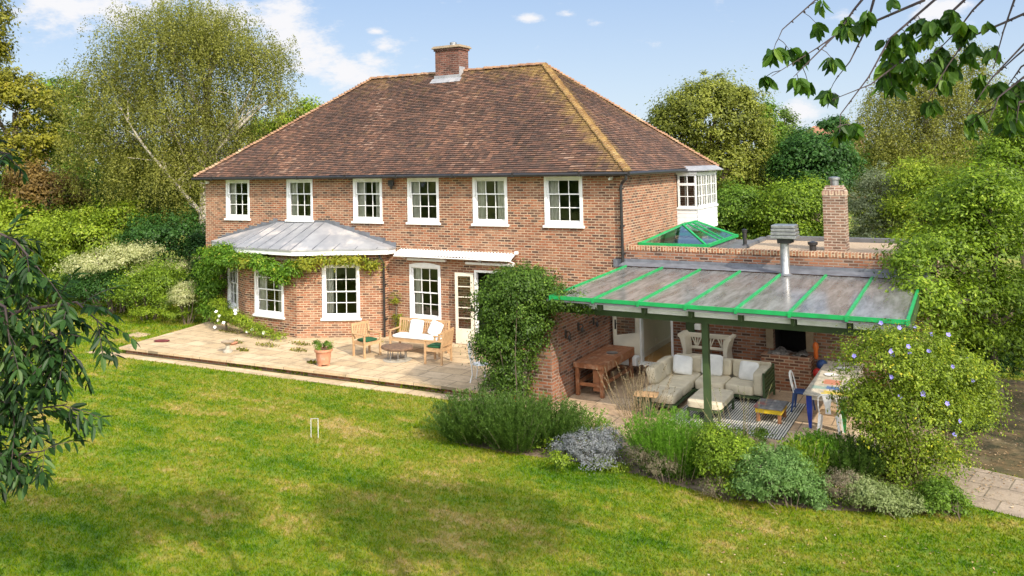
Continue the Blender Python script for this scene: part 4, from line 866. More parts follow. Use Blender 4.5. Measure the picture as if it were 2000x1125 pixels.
dr = W_('door', mb, 'cream', ext, label='cream terrace door standing open with one tall pane')
mb = MB(); mb.at(a, -.02, -.03, phi); mb.poly([(.12, 0, .78), (w_ - .1, 0, .78), (w_ - .1, 0, 2.06), (.12, 0, 2.06)]); mb.build('pane', 'glass', dr)
mb = MB(); mb.at(a, -.02, -.03, phi); mb.box(w_ - .075, w_ - .03, .02, .035, .95, 1.2); mb.tube([(w_ - .05, .035, 1.1), (w_ - .05, .08, 1.1), (w_ - .17, .08, 1.1)], .012, 6); mb.build('handle', 'black', dr)
# fireplace
mb = MB(); mb.box(13.97, 15.12, -.52, -.004, GZ, .50); 
mb.box(13.97, 14.07, -.52, -.004, .50, .60); mb.box(15.02, 15.12, -.52, -.004, .50, .60); mb.box(14.07, 15.02, -.52, -.42, .50, .60)
W_('fireplace', mb, 'brick', ext)
for jx in (14.0, 14.95): mb = MB(); mb.box(jx, jx + .17, -.05, -.002, .66, 1.4); W_('fireplace_jamb', mb, 'sandstone', ext)
mb = MB(); mb.poly([(14.1, .2, .5), (15.0, .2, .5), (15.0, .9, .5), (14.1, .9, .5)]); mb.poly([(14.1, .9, .5), (15.0, .9, .5), (15.0, .9, 1.5), (14.1, .9, 1.5)]); mb.poly([(14.17, .2, .5), (14.17, .9, .5), (14.17, .9, 1.5), (14.17, .2, 1.5)]); mb.poly([(14.95, .9, .5), (14.95, .2, .5), (14.95, .2, 1.5), (14.95, .9, 1.5)]); mb.poly([(14.1, .2, 1.25), (15, .2, 1.25), (15, .9, 1.25), (14.1, .9, 1.25)]); W_('firebox', mb, 'soot', ext)
mb = MB(); rr = random.Random(4)
V = []; n = 18
for j in range(9):
    for i in range(n): V.append((14.08 + .93 * i / (n - 1), -.42 + .75 * j / 8, .54 + rr.uniform(0, .07) + .05 * math.sin(i * .5)))
mb.add(V, [(j * n + i, j * n + i + 1, (j + 1) * n + i + 1, (j + 1) * n + i) for j in range(8) for i in range(n - 1)]); W_('ash_bed', mb, 'ash', ext)
mb = MB(); mb.add([(13.9, -.62, 1.34), (15.35, -.62, 1.34), (15.35, -.62, 1.40), (13.9, -.62, 1.40), (13.9, -.004, 1.34), (15.35, -.004, 1.34), (15.1, -.004, 1.95), (14.1, -.004, 1.95)], [(0, 1, 2, 3), (3, 2, 6, 7), (0, 4, 5, 1), (1, 5, 6, 2), (0, 3, 7, 4)]); W_('fire_hood', mb, 'cream', ext)
mb = MB(); mb.box(11.98, 12.2, -.12, -.004, .7, 1.95, .01); W_('cupboard', mb, 'dkgreen', ext)
mb = MB(); mb.box(12.2, 12.36, -.1, -.004, .97, 1.12, .01); W_('meter_box', mb, 'white', ext)
# skylight
SX0, SX1, SY0, SY1, SZ, SR = 10.30, 12.25, 1.15, 4.55, 3.03, 3.53; rxm = (SX0 + SX1) / 2
c4 = [(SX0, SY0, SZ), (SX1, SY0, SZ), (SX1, SY1, SZ), (SX0, SY1, SZ)]; ra, rb = (rxm, SY0 + 1.0, SR), (rxm, SY1 - 1.0, SR)
mb = MB()
for i in range(4): mb.bar(c4[i], c4[(i + 1) % 4], .09, .08)
for p, q in ((c4[0], ra), (c4[1], ra), (c4[2], rb), (c4[3], rb), (ra, rb)): mb.bar(p, q, .06, .05)
for t in (.35, .7): y = SY0 + 1.0 + t * (SY1 - SY0 - 2.0); mb.bar((SX1, y, SZ), (rxm, y, SR), .05, .045); mb.bar((SX0, y, SZ), (rxm, y, SR), .05, .045)
sk = W_('skylight', mb, 'green', ext)
mb = MB(); mb.poly([c4[0], c4[1], ra]); mb.poly([c4[1], c4[2], rb, ra]); mb.poly([c4[2], c4[3], rb]); mb.poly([c4[3], c4[0], ra, rb]); mb.build('pane', 'bluepane', sk)
mb = MB(); mb.box(SX0 + .03, SX1 - .03, SY0 + .03, SY0 + .06, 2.85, SZ - .045); mb.box(SX1 - .06, SX1 - .03, SY0 + .06, SY1 - .03, 2.85, SZ - .045); mb.build('kerb', 'roofdark', sk)
# brown chimney on the flat roof
kx, ky = 15.10, 2.35; mb = MB()
mb.box(kx, kx + .56, ky, ky + .56, 2.86, 4.48); mb.add([(kx, ky, 4.48), (kx + .56, ky, 4.48), (kx + .56, ky + .56, 4.48), (kx, ky + .56, 4.48), (kx + .07, ky + .07, 4.63), (kx + .49, ky + .07, 4.63), (kx + .49, ky + .49, 4.63), (kx + .07, ky + .49, 4.63)], [(0, 1, 5, 4), (1, 2, 6, 5), (2, 3, 7, 6), (3, 0, 4, 7), (4, 5, 6, 7)])
k2 = W_('chimney', mb, 'brick_brown', ext, label='brown brick chimney standing on the flat roof')
mb = MB(); mb.box(kx - .012, kx + .572, ky - .012, ky + .572, 4.37, 4.48); mb.build('band', brick('soldier_band', [(0, (0.10, 0.065, 0.05)), (0.5, (0.24, 0.15, 0.11)), (1, (0.36, 0.23, 0.17))], soldier=True), k2)
mb = MB(); mb.at(kx + .28, ky + .28, 4.62).lathe([(.11, 0), (.11, .16), (.15, .17), (.15, .23), (.06, .25)], 12); mb.build('pot', 'steel', k2, True)
mb = MB(); mb.at(13.0, 2.35, 2.9).lathe([(.13, 0), (.09, .06), (.055, .1), (.055, .42), (.075, .43), (.075, .5), (.03, .52)], 12); W_('vent_pipe', mb, 'black', ext, smooth=True)
mb = MB(); mb.at(14.83, 2.2, 2.88).lathe([(.09, 0), (.09, .16), (.13, .17), (.13, .24), (.04, .26)], 12); W_('vent_pipe', mb, 'black', ext, smooth=True)

# ------------------------------------------------------------------ glazed canopy over the terrace
can = thing('glass_canopy', 'lean-to canopy of dusty glass panels with bright green glazing bars', 'canopy', (14.0, -4.2, GZ))
def Cn(name, mb, mat, par=None, **k):
    o = mb.build(name, mat, par or can, **k)
    if par is None: o.location = -can.location
    return o
KX = [10.48 + 1.008 * k for k in range(8)]; gy0, gz0, gy1, gz1 = -.39, 2.557, -5.03, 2.426
for k in range(7):
    mb = MB(); a, b = KX[k] + .02, KX[k + 1] - .02; mb.add([(a, gy1, gz1 + .012), (b, gy1, gz1 + .012), (b, gy0, gz0 + .012), (a, gy0, gz0 + .012), (a, gy1, gz1), (b, gy1, gz1), (b, gy0, gz0), (a, gy0, gz0)], [(0, 1, 2, 3)]); Cn('glass_panel', mb, 'canopy')
for k in range(8): mb = MB(); mb.bar((KX[k], gy1 - .02, gz1 + .03), (KX[k], gy0, gz0 + .03), .05, .045); mb.bar((KX[k], gy1 - .05, gz1 - .01), (KX[k], gy1 + .04, gz1 - .01), .055, .09); Cn('glazing_bar', mb, 'green')
mb = MB(); mb.box(KX[0] - .03, KX[7] + .04, gy1 - .035, gy1 - .005, gz1 - .03, gz1 + .05); Cn('edge_trim', mb, 'green')
mb = MB(); mb.box(KX[0] - .1, KX[7] + .05, gy1 - .02, gy1 + .1, gz1 - .078, gz1 - .035); Cn('gutter', mb, 'roofdark')
mb = MB(); mb.add([(X1 + .02, gy0 - .03, gz0 + .035), (17.7, gy0 - .03, gz0 + .035), (17.7, -.015, 2.66), (X1 + .02, -.015, 2.66), (X1 + .02, -.015, 2.74), (17.7, -.015, 2.74)], [(0, 1, 2, 3), (3, 2, 5, 4)]); mb.box(X1 - .28, X1 + .09, -.03, -.012, 2.50, 2.72); Cn('flashing', mb, 'lead_dark')
for k in range(8): mb = MB(); mb.bar((KX[k], -4.75, gz1 - .165), (KX[k], -.05, gz0 - .12), .07, .20); Cn('rafter', mb, 'dkgreen')
mb = MB(); mb.box(9.55, 17.5, -4.28, -4.12, 1.975, 2.19); Cn('beam', mb, 'dkgreen')
for k in range(7):
    mb = MB(); mb.box(KX[k] + .06, KX[k + 1] - .06, -4.62, -4.59, 2.165, 2.262); Cn('soffit_board', mb, 'white')
mb = MB(); mb.box(13.66 - .065, 13.66 + .065, -4.27, -4.13, GZ + .02, 1.975); mb.box(13.66 - .085, 13.66 + .085, -4.29, -4.11, GZ + .021, GZ + .2); Cn('post', mb, 'dkgreen')
mb = MB(); mb.box(17.3, 17.43, -4.27, -4.13, GZ + .02, 1.975); Cn('post', mb, 'dkgreen')
fz = 2.60; mb = MB(); mb.at(14.62, -.55, fz).lathe([(.19, -.03), (.13, .0), (.105, .03), (.105, .74)], 20); fl_ = Cn('flue', mb, 'steel', smooth=True)
mb = MB(); mb.at(14.64, -.55, 3.34).box(-.16, .16, -.16, .16, 0, .12, .01); mb.at(14.64, -.55, 3.34).box(.16, .2, -.05, .05, .02, .12); mb.build('flue_motor', 'black', fl_)
mb = MB()
for i in range(4): mb.at(14.64, -.55, 3.46 + i * .085).box(-.3 + .01 * i, .3 - .01 * i, -.26, .26, 0, .07, .012)
mb.at(14.64, -.55, 3.46).box(-.25, .25, -.21, .21, 0, .3); mb.build('cowl', 'steel', fl_)

# brick side wall of the terrace
sw = thing('garden_wall', 'brick wall and end pier closing the left side of the covered terrace', 'wall', (9.9, -2.2, GZ))
mb = MB(); mb.box(9.74, 10.06, -4.02, -.1, GZ, 1.95); mb.box(9.50, 10.14, -4.38, -4.02, GZ, 1.97); o = mb.build('masonry', 'brick_dark', sw); o.location = -sw.location
mb = MB()
for i, (yy, zz) in enumerate(((-3.45, 1.30), (-2.7, 1.35), (-1.75, 1.32))):
    mb = MB(); mb.at(0, yy, zz).box(10.062, 10.09, -.04, .04, -.1, .1, .008); mb.at(0, yy, zz).tube([(10.09, 0, .05), (10.17, 0, .06), (10.2, 0, 0), (10.18, 0, -.05)], .012, 6); mb.at(10.17, yy, zz - .14).lathe([(.025, 0), (.04, .05), (.03, .1), (.012, .12)], 8)
    l = tag(mb.build('wall_lantern', 'black'), ('dark iron wall lantern nearest the pier of the brick side wall', 'dark iron wall lantern in the middle of three on the brick side wall', 'dark iron wall lantern nearest the open terrace door')[i], 'lantern', 'iron lanterns on the brick side wall')

# ------------------------------------------------------------------ patio furniture
def teak_seat(name, label, cat, loc, rz, w, slats, group=None):
    """slatted teak seat facing local -y"""
    t = thing(name, label, cat, loc, rz, group); D = .56
    for sx in (-1, 1):
        x = sx * (w / 2 - .025)
        mb = MB(); mb.box(x - .025, x + .025, -D / 2, -D / 2 + .05, 0, .62, .004); mb.build('leg', 'teak', t)
        mb = MB(); mb.add([], []); mb.bar((x, D / 2 - .025, 0), (x, D / 2 - .025, .42), .05, .05, (0, 1, 0)); mb.bar((x, D / 2 - .025, .42), (x, D / 2 + .06, .92), .05, .05, (0, 1, 0)); mb.build('leg', 'teak', t)
        mb = MB(); mb.box(x - .035, x + .035, -D / 2 - .02, D / 2, .62, .65, .005); mb.build('armrest', 'teak', t)
    mb = MB(); mb.box(-w / 2 + .05, w / 2 - .05, -D / 2 + .005, -D / 2 + .035, .34, .41); mb.box(-w / 2 + .05, w / 2 - .05, D / 2 - .04, D / 2 - .01, .34, .41)
    for sx in (-1, 1): x = sx * (w / 2 - .03); mb.box(x - .012, x + .012, -D / 2 + .05, D / 2 - .05, .34, .41)
    for i in range(7): y = -D / 2 + .0 + i * .075; mb.box(-w / 2 + .02, w / 2 - .02, y, y + .06, .412, .43)
    mb.build('seat', 'teak', t)
    mb = MB(); p = lambda x, z: (x, D / 2 - .02 + .08 * (z - .42) / .5, z)
    mb.bar(p(-w / 2 + .05, .88), p(w / 2 - .05, .88), .025, .07); mb.bar(p(-w / 2 + .05, .5), p(w / 2 - .05, .5), .025, .05)
    for i in range(slats): x = -w / 2 + .05 + (w - .1) * (i + 1) / (slats + 1); mb.bar(p(x, .52), p(x, .85), .035, .012, (0, 1, 0))
    mb.build('backrest', 'teak', t); return t
PZ = -.05
c1 = teak_seat('garden_armchair', 'pale teak armchair with green seat pad nearest the terracotta pot', 'armchair', (3.32, -2.56, PZ), R_(76), .62, 8, 'teak armchairs on the patio')
c2 = copy_tree(c1, (5.66, -2.36, PZ), R_(-84), 'pale teak armchair with green seat pad seen from behind near the garden door')
for q, lab in (((3.32, -2.56, R_(76)), 'green seat pad on the teak armchair nearest the terracotta pot'), ((5.66, -2.36, R_(-84)), 'green seat pad on the teak armchair near the garden door')):
    mb = MB(); mb.cushion(-.25, .25, -.26, .22, .0, .06, e=4); o = tag(mb.build('seat_pad', 'cloth_green', None, True), lab, 'cushion', 'green seat pads'); o.location = (q[0], q[1], PZ + .432); o.rotation_euler = (0, 0, q[2])
teak_seat('garden_bench', 'pale teak two seat bench with white cushions by the ground floor window', 'bench', (4.5, -1.62, PZ), R_(3), 1.72, 22)
def soft(name, label, cat, mat, size, loc, rot, group=None, e=2.6, e2=7):
    mb = MB(); a, b, c = size; mb.cushion(-a / 2, a / 2, -b / 2, b / 2, -c / 2, c / 2, e=e, n=12, e2=e2)
    o = tag(mb.build(name, mat, None, True), label, cat, group); o.location = loc; o.rotation_euler = rot; return o
soft('seat_cushion', 'long white seat cushion on the teak bench', 'cushion', 'cloth_white', (1.56, .5, .08), (4.5, -1.65, PZ + .475), (0, 0, R_(3)), e=6, e2=10)
soft('scatter_cushion', 'white square cushion in the middle of the teak bench back', 'cushion', 'cloth_white', (.45, .42, .13), (4.30, -1.45, PZ + .70), (R_(72), 0, R_(3)), 'white cushions on the teak bench')
soft('scatter_cushion', 'white square cushion tilted at the right end of the teak bench', 'cushion', 'cloth_white', (.45, .42, .13), (4.98, -1.46, PZ + .70), (R_(68), R_(14), R_(-8)), 'white cushions on the teak bench')
# rough stone table on thin legs
t = thing('stone_table', 'low round rough stone topped table between the teak seats', 'table', (4.45, -2.62, PZ)); rr = random.Random(2)
mb = MB(); n = 28; ring = [(0.44 + rr.uniform(-.03, .03)) for _ in range(n)]
V = [(r * k * math.cos(2 * math.pi * i / n) * 1.05, r * k * math.sin(2 * math.pi * i / n) * .9, z + rr.uniform(-.006, .006)) for (k, z) in ((.9, .30), (1, .325), (1, .36), (.94, .385), (.5, .39)) for i, r in enumerate(ring)]
mb.add(V, [(j * n + i, j * n + (i + 1) % n, (j + 1) * n + (i + 1) % n, (j + 1) * n + i) for j in range(4) for i in range(n)] + [tuple(range(4 * n, 5 * n)), tuple(range(n))[::-1]]); mb.build('tabletop', 'logs', t, True)
for k in range(7): a = 2 * math.pi * k / 7; mb = MB(); mb.tube([(.27 * math.cos(a), .25 * math.sin(a), 0), (.27 * math.cos(a), .25 * math.sin(a), .31)], .014, 6); mb.build('leg', 'steel', t)
mb = MB(); mb.lathe([(.40, 0), (.41, .01), (.38, .015)], 24); mb.build('base', 'stone', t, True)
# terracotta pot with plant
t = thing('plant_pot', 'ribbed terracotta pot standing near the patio edge', 'pot', (2.99, -4.2 + .15, PZ))
mb = MB(); mb.lathe([(.15, .04), (.17, .05), (.185, .14), (.19, .15), (.195, .2), (.215, .36), (.22, .37), (.225, .39), (.25, .395), (.255, .45), (.235, .455), (.225, .42), (.05, .41)], 28); mb.build('pot', 'terracotta', t, True)
for a in (0.4, 2.5, 4.6): mb = MB(); mb.at(.13 * math.cos(a), .13 * math.sin(a), 0).box(-.04, .04, -.03, .03, 0, .045, .006); mb.build('foot', 'terracotta', t)
bush('potted_plant', 'green fern like plant growing in the terracotta pot', (2.99, -4.05, .36), [(0, 0, .08, .2, .2, .12), (.12, .05, .2, .1, .1, .12), (-.2, 0, .18, .12, .1, .08)], 1700, .05, 'lf_green', 81, 'plant', stem=.006, cs=.07, asp=.3)
# white scrollwork chair at the climber
t = thing('metal_chair', 'white wrought metal chair half hidden by the climber on the patio edge', 'chair', (7.78, -3.6, PZ), R_(100))
for sx, sy in ((-1, -1), (1, -1), (-1, 1), (1, 1)):
    mb = MB(); mb.tube([(sx * .21, sy * .22, 0), (sx * .18, sy * .17, .2), (sx * .19, sy * .18, .43)], .014, 6); mb.build('leg', 'white', t)
mb = MB(); mb.at(0, 0, .43).lathe([(.21, 0), (.22, .01), (.21, .022)], 20); mb.build('seat', 'white', t, True)
mb = MB(); mb.tube([(-.19, .18, .43), (-.2, .24, .7), (-.12, .29, .92), (0, .3, .97), (.12, .29, .92), (.2, .24, .7), (.19, .18, .43)], .014, 6, False)
for s in (-1, 0, 1): mb.tube([(s * .05, .19, .43), (s * .11, .25, .62), (s * .04, .28, .8), (s * .02, .3, .95)], .009, 5)
mb.tube([(-.1, .24, .6), (0, .27, .7), (.1, .24, .6), (0, .23, .5), (-.1, .24, .6)], .008, 5, False); mb.build('backrest', 'white', t)
t = thing('bird_bath', 'small pale stone pedestal bowl on the patio left of the pot', 'bird bath', (-.75, -4.05, PZ))
mb = MB(); mb.lathe([(.14, 0), (.14, .05), (.08, .09), (.06, .2), (.09, .25)], 16); mb.build('pedestal', 'stone', t, True); mb = MB(); mb.at(0, 0, .25).lathe([(.09, 0), (.19, .05), (.2, .08), (.17, .075), (.05, .04)], 20); mb.build('bowl', 'sandstone', t, True)
mb = MB(); mb.lathe([(.1, 0), (.17, .04), (.18, .06), (.15, .05), (.05, .03)], 18); o = tag(mb.build('clay_saucer', 'terracotta', None, True), 'shallow reddish clay saucer on the paving near the rose', 'saucer'); o.location = (-1.5, -3.2, PZ)
mb = MB(); mb.cushion(-.26, .26, -.12, .12, 0, .07, e=2.4); o = tag(mb.build('folded_cloth', mottled('maroon_cloth', (.16, .03, .03), (.1, .02, .02)), None, True), 'dark maroon cloth lying on the left corner of the patio', 'cloth'); o.location = (-3.9, -3.9, PZ); o.rotation_euler = (0, 0, .4)
def hoop(label, x, y, rz):
    mb = MB(); mb.tube([(-.075, 0, 0), (-.075, 0, .40), (.075, 0, .40), (.075, 0, 0)], .008, 6); o = tag(mb.build('croquet_hoop', mottled('dull_white_wire', (0.62, 0.62, 0.60), (0.5, 0.5, 0.48))), label, 'croquet hoop', 'croquet hoops in the lawn'); o.location = (x, y, GZ); o.rotation_euler = (0, 0, rz)
hoop('white croquet hoop in the lawn left of the flower border', 6.53, -8.35, R_(30)); hoop('white croquet hoop in the far left lawn behind the ash leaves', -3.25, -8.1, R_(30))
t = thing('garden_ornament', 'small orange conical garden ornament at the foot of the brick pier', 'ornament', (9.35, -4.72, GZ))
mb = MB(); mb.lathe([(.07, 0), (.1, .06), (.09, .16), (.06, .2)], 14); mb.build('body', 'blue', t, True); mb = MB(); mb.at(0, 0, .2).lathe([(.09, 0), (.06, .12), (.015, .28)], 14); mb.build('hat', 'orange', t, True)

# ------------------------------------------------------------------ terrace furniture
TZ = GZ + .02
# workbench along the side wall
t = thing('workbench', 'heavy weathered brown wooden workbench against the brick side wall', 'workbench', (10.47, -2.0, TZ), R_(0))
mb = MB()
for i in range(5): x = -.36 + i * .15; mb.box(x, x + .146, -1.12, 1.05, .74 - .004 * (i % 2), .80, .006)
mb.build('tabletop', 'oldwood', t); mb = MB(); mb.box(.37, .41, -1.12, 1.0, .60, .80, .006); mb.box(-.36, .37, -1.14, -1.10, .68, .80, .006); mb.build('apron', 'oldwood', t)
for x, y in ((-.3, -1.03), (.33, -1.03), (-.3, .93), (.33, .93)): mb = MB(); mb.box(x - .045, x + .045, y - .045, y + .045, 0, .738, .006); mb.build('leg', 'oldwood', t)
mb = MB(); mb.box(-.25, .28, -1.06, -1.0, .24, .32, .004); mb.box(-.25, .28, .9, .96, .24, .32); mb.build('stretcher', 'oldwood', t); mb = MB(); mb.box(.3, .36, -.98, .88, .26, .34, .004); mb.build('stretcher', 'oldwood', t); mb = MB(); mb.box(-.33, -.27, -.98, .88, .26, .34, .004); mb.build('stretcher', 'oldwood', t)
mb = MB(); mb.box(.08, .3, -.98, -.6, .12, .62); mb.build('vice', 'brownleg', t)
mb = MB(); mb.at(10.6, -1.85, TZ + .804).lathe([(.13, 0), (.15, .015), (.12, .012), (.02, .01)], 20); tag(mb.build('grey_dish', 'steel', None, True), 'grey metal dish on top of the workbench', 'dish')
mb = MB(); mb.box(10.55, 10.95, -1.1, -.8, TZ + .34, TZ + .56, .02); o = tag(mb.build('white_box', 'white'), 'white box stored under the far end of the workbench', 'box')
t = thing('log_stack', 'stack of dark split logs beside the terrace door step', 'logs', (11.0, -.5, TZ)); rr = random.Random(9)
for i in range(9): mb = MB(); x = -.35 + (i % 5) * .17; z = .055 + (i // 5) * .1; mb.at(x, rr.uniform(-.03, .03), z, rz=rr.uniform(-.1, .1)).tube([(0, -.17, 0), (0, .17, 0)], .055, 7); mb.build('log', 'logs', t)
# corner sofa
t = thing('corner_sofa', 'cream cushioned L shaped garden sofa on a dark frame', 'sofa', (13.0, -1.5, TZ))
def P(name, mb, mat, sm=False): o = mb.build(name, mat, t, sm); o.location = -t.location; return o
zf = TZ
mb = MB(); mb.box(11.75, 14.25, -2.0, -1.0, zf + .12, zf + .18, .006); mb.box(11.75, 12.72, -3.5, -2.0, zf + .12, zf + .18, .006)
for x, y in ((11.8, -1.05), (14.2, -1.05), (14.2, -1.95), (12.68, -3.45), (11.8, -3.45), (12.9, -1.95)): mb.box(x - .03, x + .03, y - .03, y + .03, zf, zf + .12)
P('frame', mb, 'dkgreen')
mb = MB()
for i in range(7): mb.box(14.33, 14.36, -2.02, -1.0, zf + .14 + i * .085, zf + .19 + i * .085)
mb.box(14.32, 14.37, -2.06, -2.02, zf, zf + .74); mb.box(14.32, 14.37, -1.0, -.96, zf, zf + .74); P('slatted_end', mb, 'dkgreen')
for (a, b, c, d) in ((11.78, 12.7, -2.0, -1.2), (12.72, 13.42, -2.02, -1.2), (13.44, 14.1, -2.02, -1.2), (11.9, 12.7, -2.75, -2.02), (11.9, 12.7, -3.48, -2.77)): mb = MB(); mb.cushion(a, b, c, d, zf + .18, zf + .40, e=9, n=12); P('seat_cushion', mb, 'cloth_cream', True)
for (a, b) in ((12.1, 12.78), (12.8, 13.42), (13.44, 14.08)): mb = MB(); mb.at(0, -1.12, zf + .57, rx=R_(-8)).cushion(a, b, -.13, .12, -.2, .2, e=6, n=12); P('back_cushion', mb, 'cloth_cream', True)
for (a, b) in ((-2.0, -1.25), (-2.75, -2.03)): mb = MB(); mb.at(11.93, 0, zf + .57, ry=R_(-14)).cushion(-.13, .12, a, b, -.2, .2, e=6, n=12); P('back_cushion', mb, 'cloth_cream', True)
mb = MB(); mb.cushion(14.08, 14.32, -2.02, -1.02, zf + .18, zf + .72, e=7, n=12); P('arm_cushion', mb, 'cloth_cream', True)
mb = MB(); mb.box(12.0, 14.3, -1.02, -.97, zf + .1, zf + .76, .01); P('back_frame', mb, 'cloth_cream')
soft('throw_cushion', 'pale patterned cushion standing in the inner corner of the sofa', 'cushion', 'cloth_white', (.48, .46, .14), (12.32, -1.55, TZ + .62), (R_(66), R_(10), R_(30)), 'cushions on the corner sofa')
soft('throw_cushion', 'white cushion on the sofa back behind the canopy post', 'cushion', 'cloth_white', (.52, .5, .12), (12.98, -1.33, TZ + .64), (R_(74), 0, R_(0)), 'cushions on the corner sofa')
soft('throw_cushion', 'white cushion at the right end of the sofa near the fireplace', 'cushion', 'cloth_white', (.46, .44, .13), (13.86, -1.38, TZ + .60), (R_(66), 0, R_(-8)), 'cushions on the corner sofa')
t = thing('footstool', 'large cream cushioned footstool behind the canopy post', 'footstool', (13.45, -3.2, TZ), R_(0))
mb = MB(); mb.box(-.36, .36, -.62, .62, .22, .28, .006); mb.build('frame', 'dkgreen', t)
for x, y in ((-.33, -.59), (.33, -.59), (-.33, .59), (.33, .59)): mb = MB(); mb.box(x - .025, x + .025, y - .025, y + .025, 0, .22); mb.build('leg', 'dkgreen', t)
mb = MB(); mb.cushion(-.38, .38, -.64, .64, .28, .44, e=8, n=12); mb.build('cushion', 'cloth_cream', t, True)
t = thing('painted_stool', 'small low table with grey top and yellow painted sides on the rug', 'stool', (14.68, -2.95, TZ), R_(0))
mb = MB()
for i in range(4): mb.box(-.3 + i * .15, -.3 + i * .15 + .147, -.34, .34, .30, .335, .004)
mb.build('tabletop', 'greywood', t); mb = MB(); mb.box(-.27, .27, -.31, .31, .20, .298, .004); mb.build('apron', 'yellow', t)
for x, y in ((-.22, -.26), (.22, -.26), (-.22, .26), (.22, .26)): mb = MB(); mb.box(x - .035, x + .035, y - .035, y + .035, 0, .2, .004); mb.build('leg', 'brownleg', t)
t = thing('side_table', 'small side table with orange brown wooden top at the left end of the sofa', 'side table', (12.18, -3.82, TZ), R_(10))
mb = MB(); mb.box(-.26, .26, -.2, .2, .44, .47, .004); mb.build('tabletop', 'teak', t); mb = MB(); mb.box(-.1, .1, -.08, .08, .02, .44); mb.build('stem', 'dkgreen', t); mb = MB(); mb.box(-.22, .22, -.18, .18, 0, .03); mb.build('base', 'dkgreen', t)
# striped rug
def rug():
    b = NB('striped_rug'); uv = b.mapping(b.pos(), rot=(0, 0, R_(0))); s = b.n('ShaderNodeSeparateXYZ'); b.l(uv, s.inputs[0])
    m = b.math('FRACT', b.math('MULTIPLY', s.outputs[0], 19)); f = b.math('GREATER_THAN', m, 0.55)
    col = b.mix(f, (.60, .58, .52), (.05, .055, .05)); return b.done(b.prin(col, .95, 0, b.bump(b.noise(b.pos(), 120), .3)))
mb = MB(); mb.box(12.75, 15.15, -4.25, -1.5, TZ + .004, TZ + .014); tag(mb.build('striped_rug', rug()), 'black and white striped rug under the footstool and painted stool', 'rug')
# cream carved bench behind the sofa
t = thing('cream_bench', 'cream carved wooden settle with curled ends against the brick wall', 'bench', (12.62, -.42, TZ + .12), R_(0))
t.scale = (.88, 1, 1.12)
for sx in (-1, 1):
    mb = MB(); x = sx * .70; pr = [(0, .0), (0, .08), (.0, .35), (-.02, .62), (.06, .86), (.12, .90), (.12, .95), (.02, .96), (-.08, .88), (-.12, .62), (-.1, .3), (-.1, 0)]
    mb.prism([(x + sx * (p - .05), z) for p, z in pr], -.28, .25, 'y'); mb.build('armrest', 'cream', t)
mb = MB(); mb.box(-.62, .62, -.27, .24, .34, .44, .01); mb.build('seat', 'cream', t); mb = MB(); mb.box(-.58, .58, -.26, -.22, .26, .335); mb.build('apron', 'teak', t)
mb = MB(); mb.box(-.62, .62, .19, .24, .82, .92, .01); mb.box(-.62, .62, .19, .24, .56, .62, .01)
for cx in (-.38, 0, .38):
    for a in (-.45, -.15, .15, .45): mb.bar((cx + a * .05, .215, .62), (cx + a * .32, .215, .83), .03, .02, (0, 1, 0))
mb.build('backrest', 'cream', t)
# dining table
t = thing('dining_table', 'long whitewashed dining table with coloured paint patches and painted legs', 'table', (15.83, -1.7, TZ))
def tabletop():
    b = NB('painted_tabletop'); p = b.pos(); col = b.mix(b.rng(b.noise(p, 5, 5, .7), .4, .65), (.62, .56, .45), (.40, .36, .29)); s = b.n('ShaderNodeSeparateXYZ'); b.l(p, s.inputs[0])
    def patch(col, x0, x1, y0, y1, c):
        f = None; w = b.math('MULTIPLY', b.math('SUBTRACT', b.noise(p, 9, 4), .5), .25)
        for o, a_, bb in ((0, x0, x1), (1, y0, y1)):
            v = b.math('ADD', s.outputs[o], w); g_ = b.math('MULTIPLY', b.math('GREATER_THAN', v, a_), b.math('LESS_THAN', v, bb)); f = g_ if f is None else b.math('MULTIPLY', f, g_)
        return b.mix(b.math('MULTIPLY', f, .85), col, c)
    col = patch(col, 15.75, 16.3, -3.15, -2.9, (.60, .45, .04)); col = patch(col, 15.75, 16.05, -2.75, -2.5, (.02, .12, .35)); col = patch(col, 15.65, 16.0, -2.35, -1.95, (.55, .18, .10)); col = patch(col, 15.5, 15.75, -2.8, -2.55, (.25, .38, .33))
    return b.done(b.prin(col, .6))
mb = MB(); mb.box(-.42, .42, -1.62, 1.6, .70, .735, .005); o = mb.build('tabletop', tabletop(), t); mb = MB(); mb.box(-.36, .36, -1.52, -1.48, .6, .698); mb.box(-.36, .36, 1.46, 1.5, .6, .698); mb.box(-.37, -.33, -1.48, 1.46, .6, .698); mb.box(.33, .37, -1.48, 1.46, .6, .698); mb.build('apron', 'cream', t)
for x, y, m in ((-.32, -1.48, 'blue'), (.34, -1.48, 'grn2'), (-.32, 1.42, 'cream'), (.34, 1.42, 'cream')):
    mb = MB(); mb.add([(x - .055, y - .055, .45), (x + .055, y - .055, .45), (x + .055, y + .055, .45), (x - .055, y + .055, .45), (x - .025, y - .025, 0), (x + .025, y - .025, 0), (x + .025, y + .025, 0), (x - .025, y + .025, 0)], [(4, 5, 6, 7), (0, 4, 7, 3), (3, 7, 6, 2), (2, 6, 5, 1), (1, 5, 4, 0)]); mb.box(x - .055, x + .055, y - .055, y + .055, .45, .698); mb.build('leg', m, t)
for i, (x, y, lab) in enumerate(((15.72, -1.55, 'white plate on the dining table next to the red paint patch'), (15.88, -.85, 'white plate at the far end of the dining table'))):
    mb = MB(); mb.at(x, y, TZ + .737).lathe([(.08, 0), (.14, .012), (.15, .02), (.13, .012), (.05, .008)], 24); tag(mb.build('plate', 'white', None, True), lab, 'plate', 'plates on the dining table')
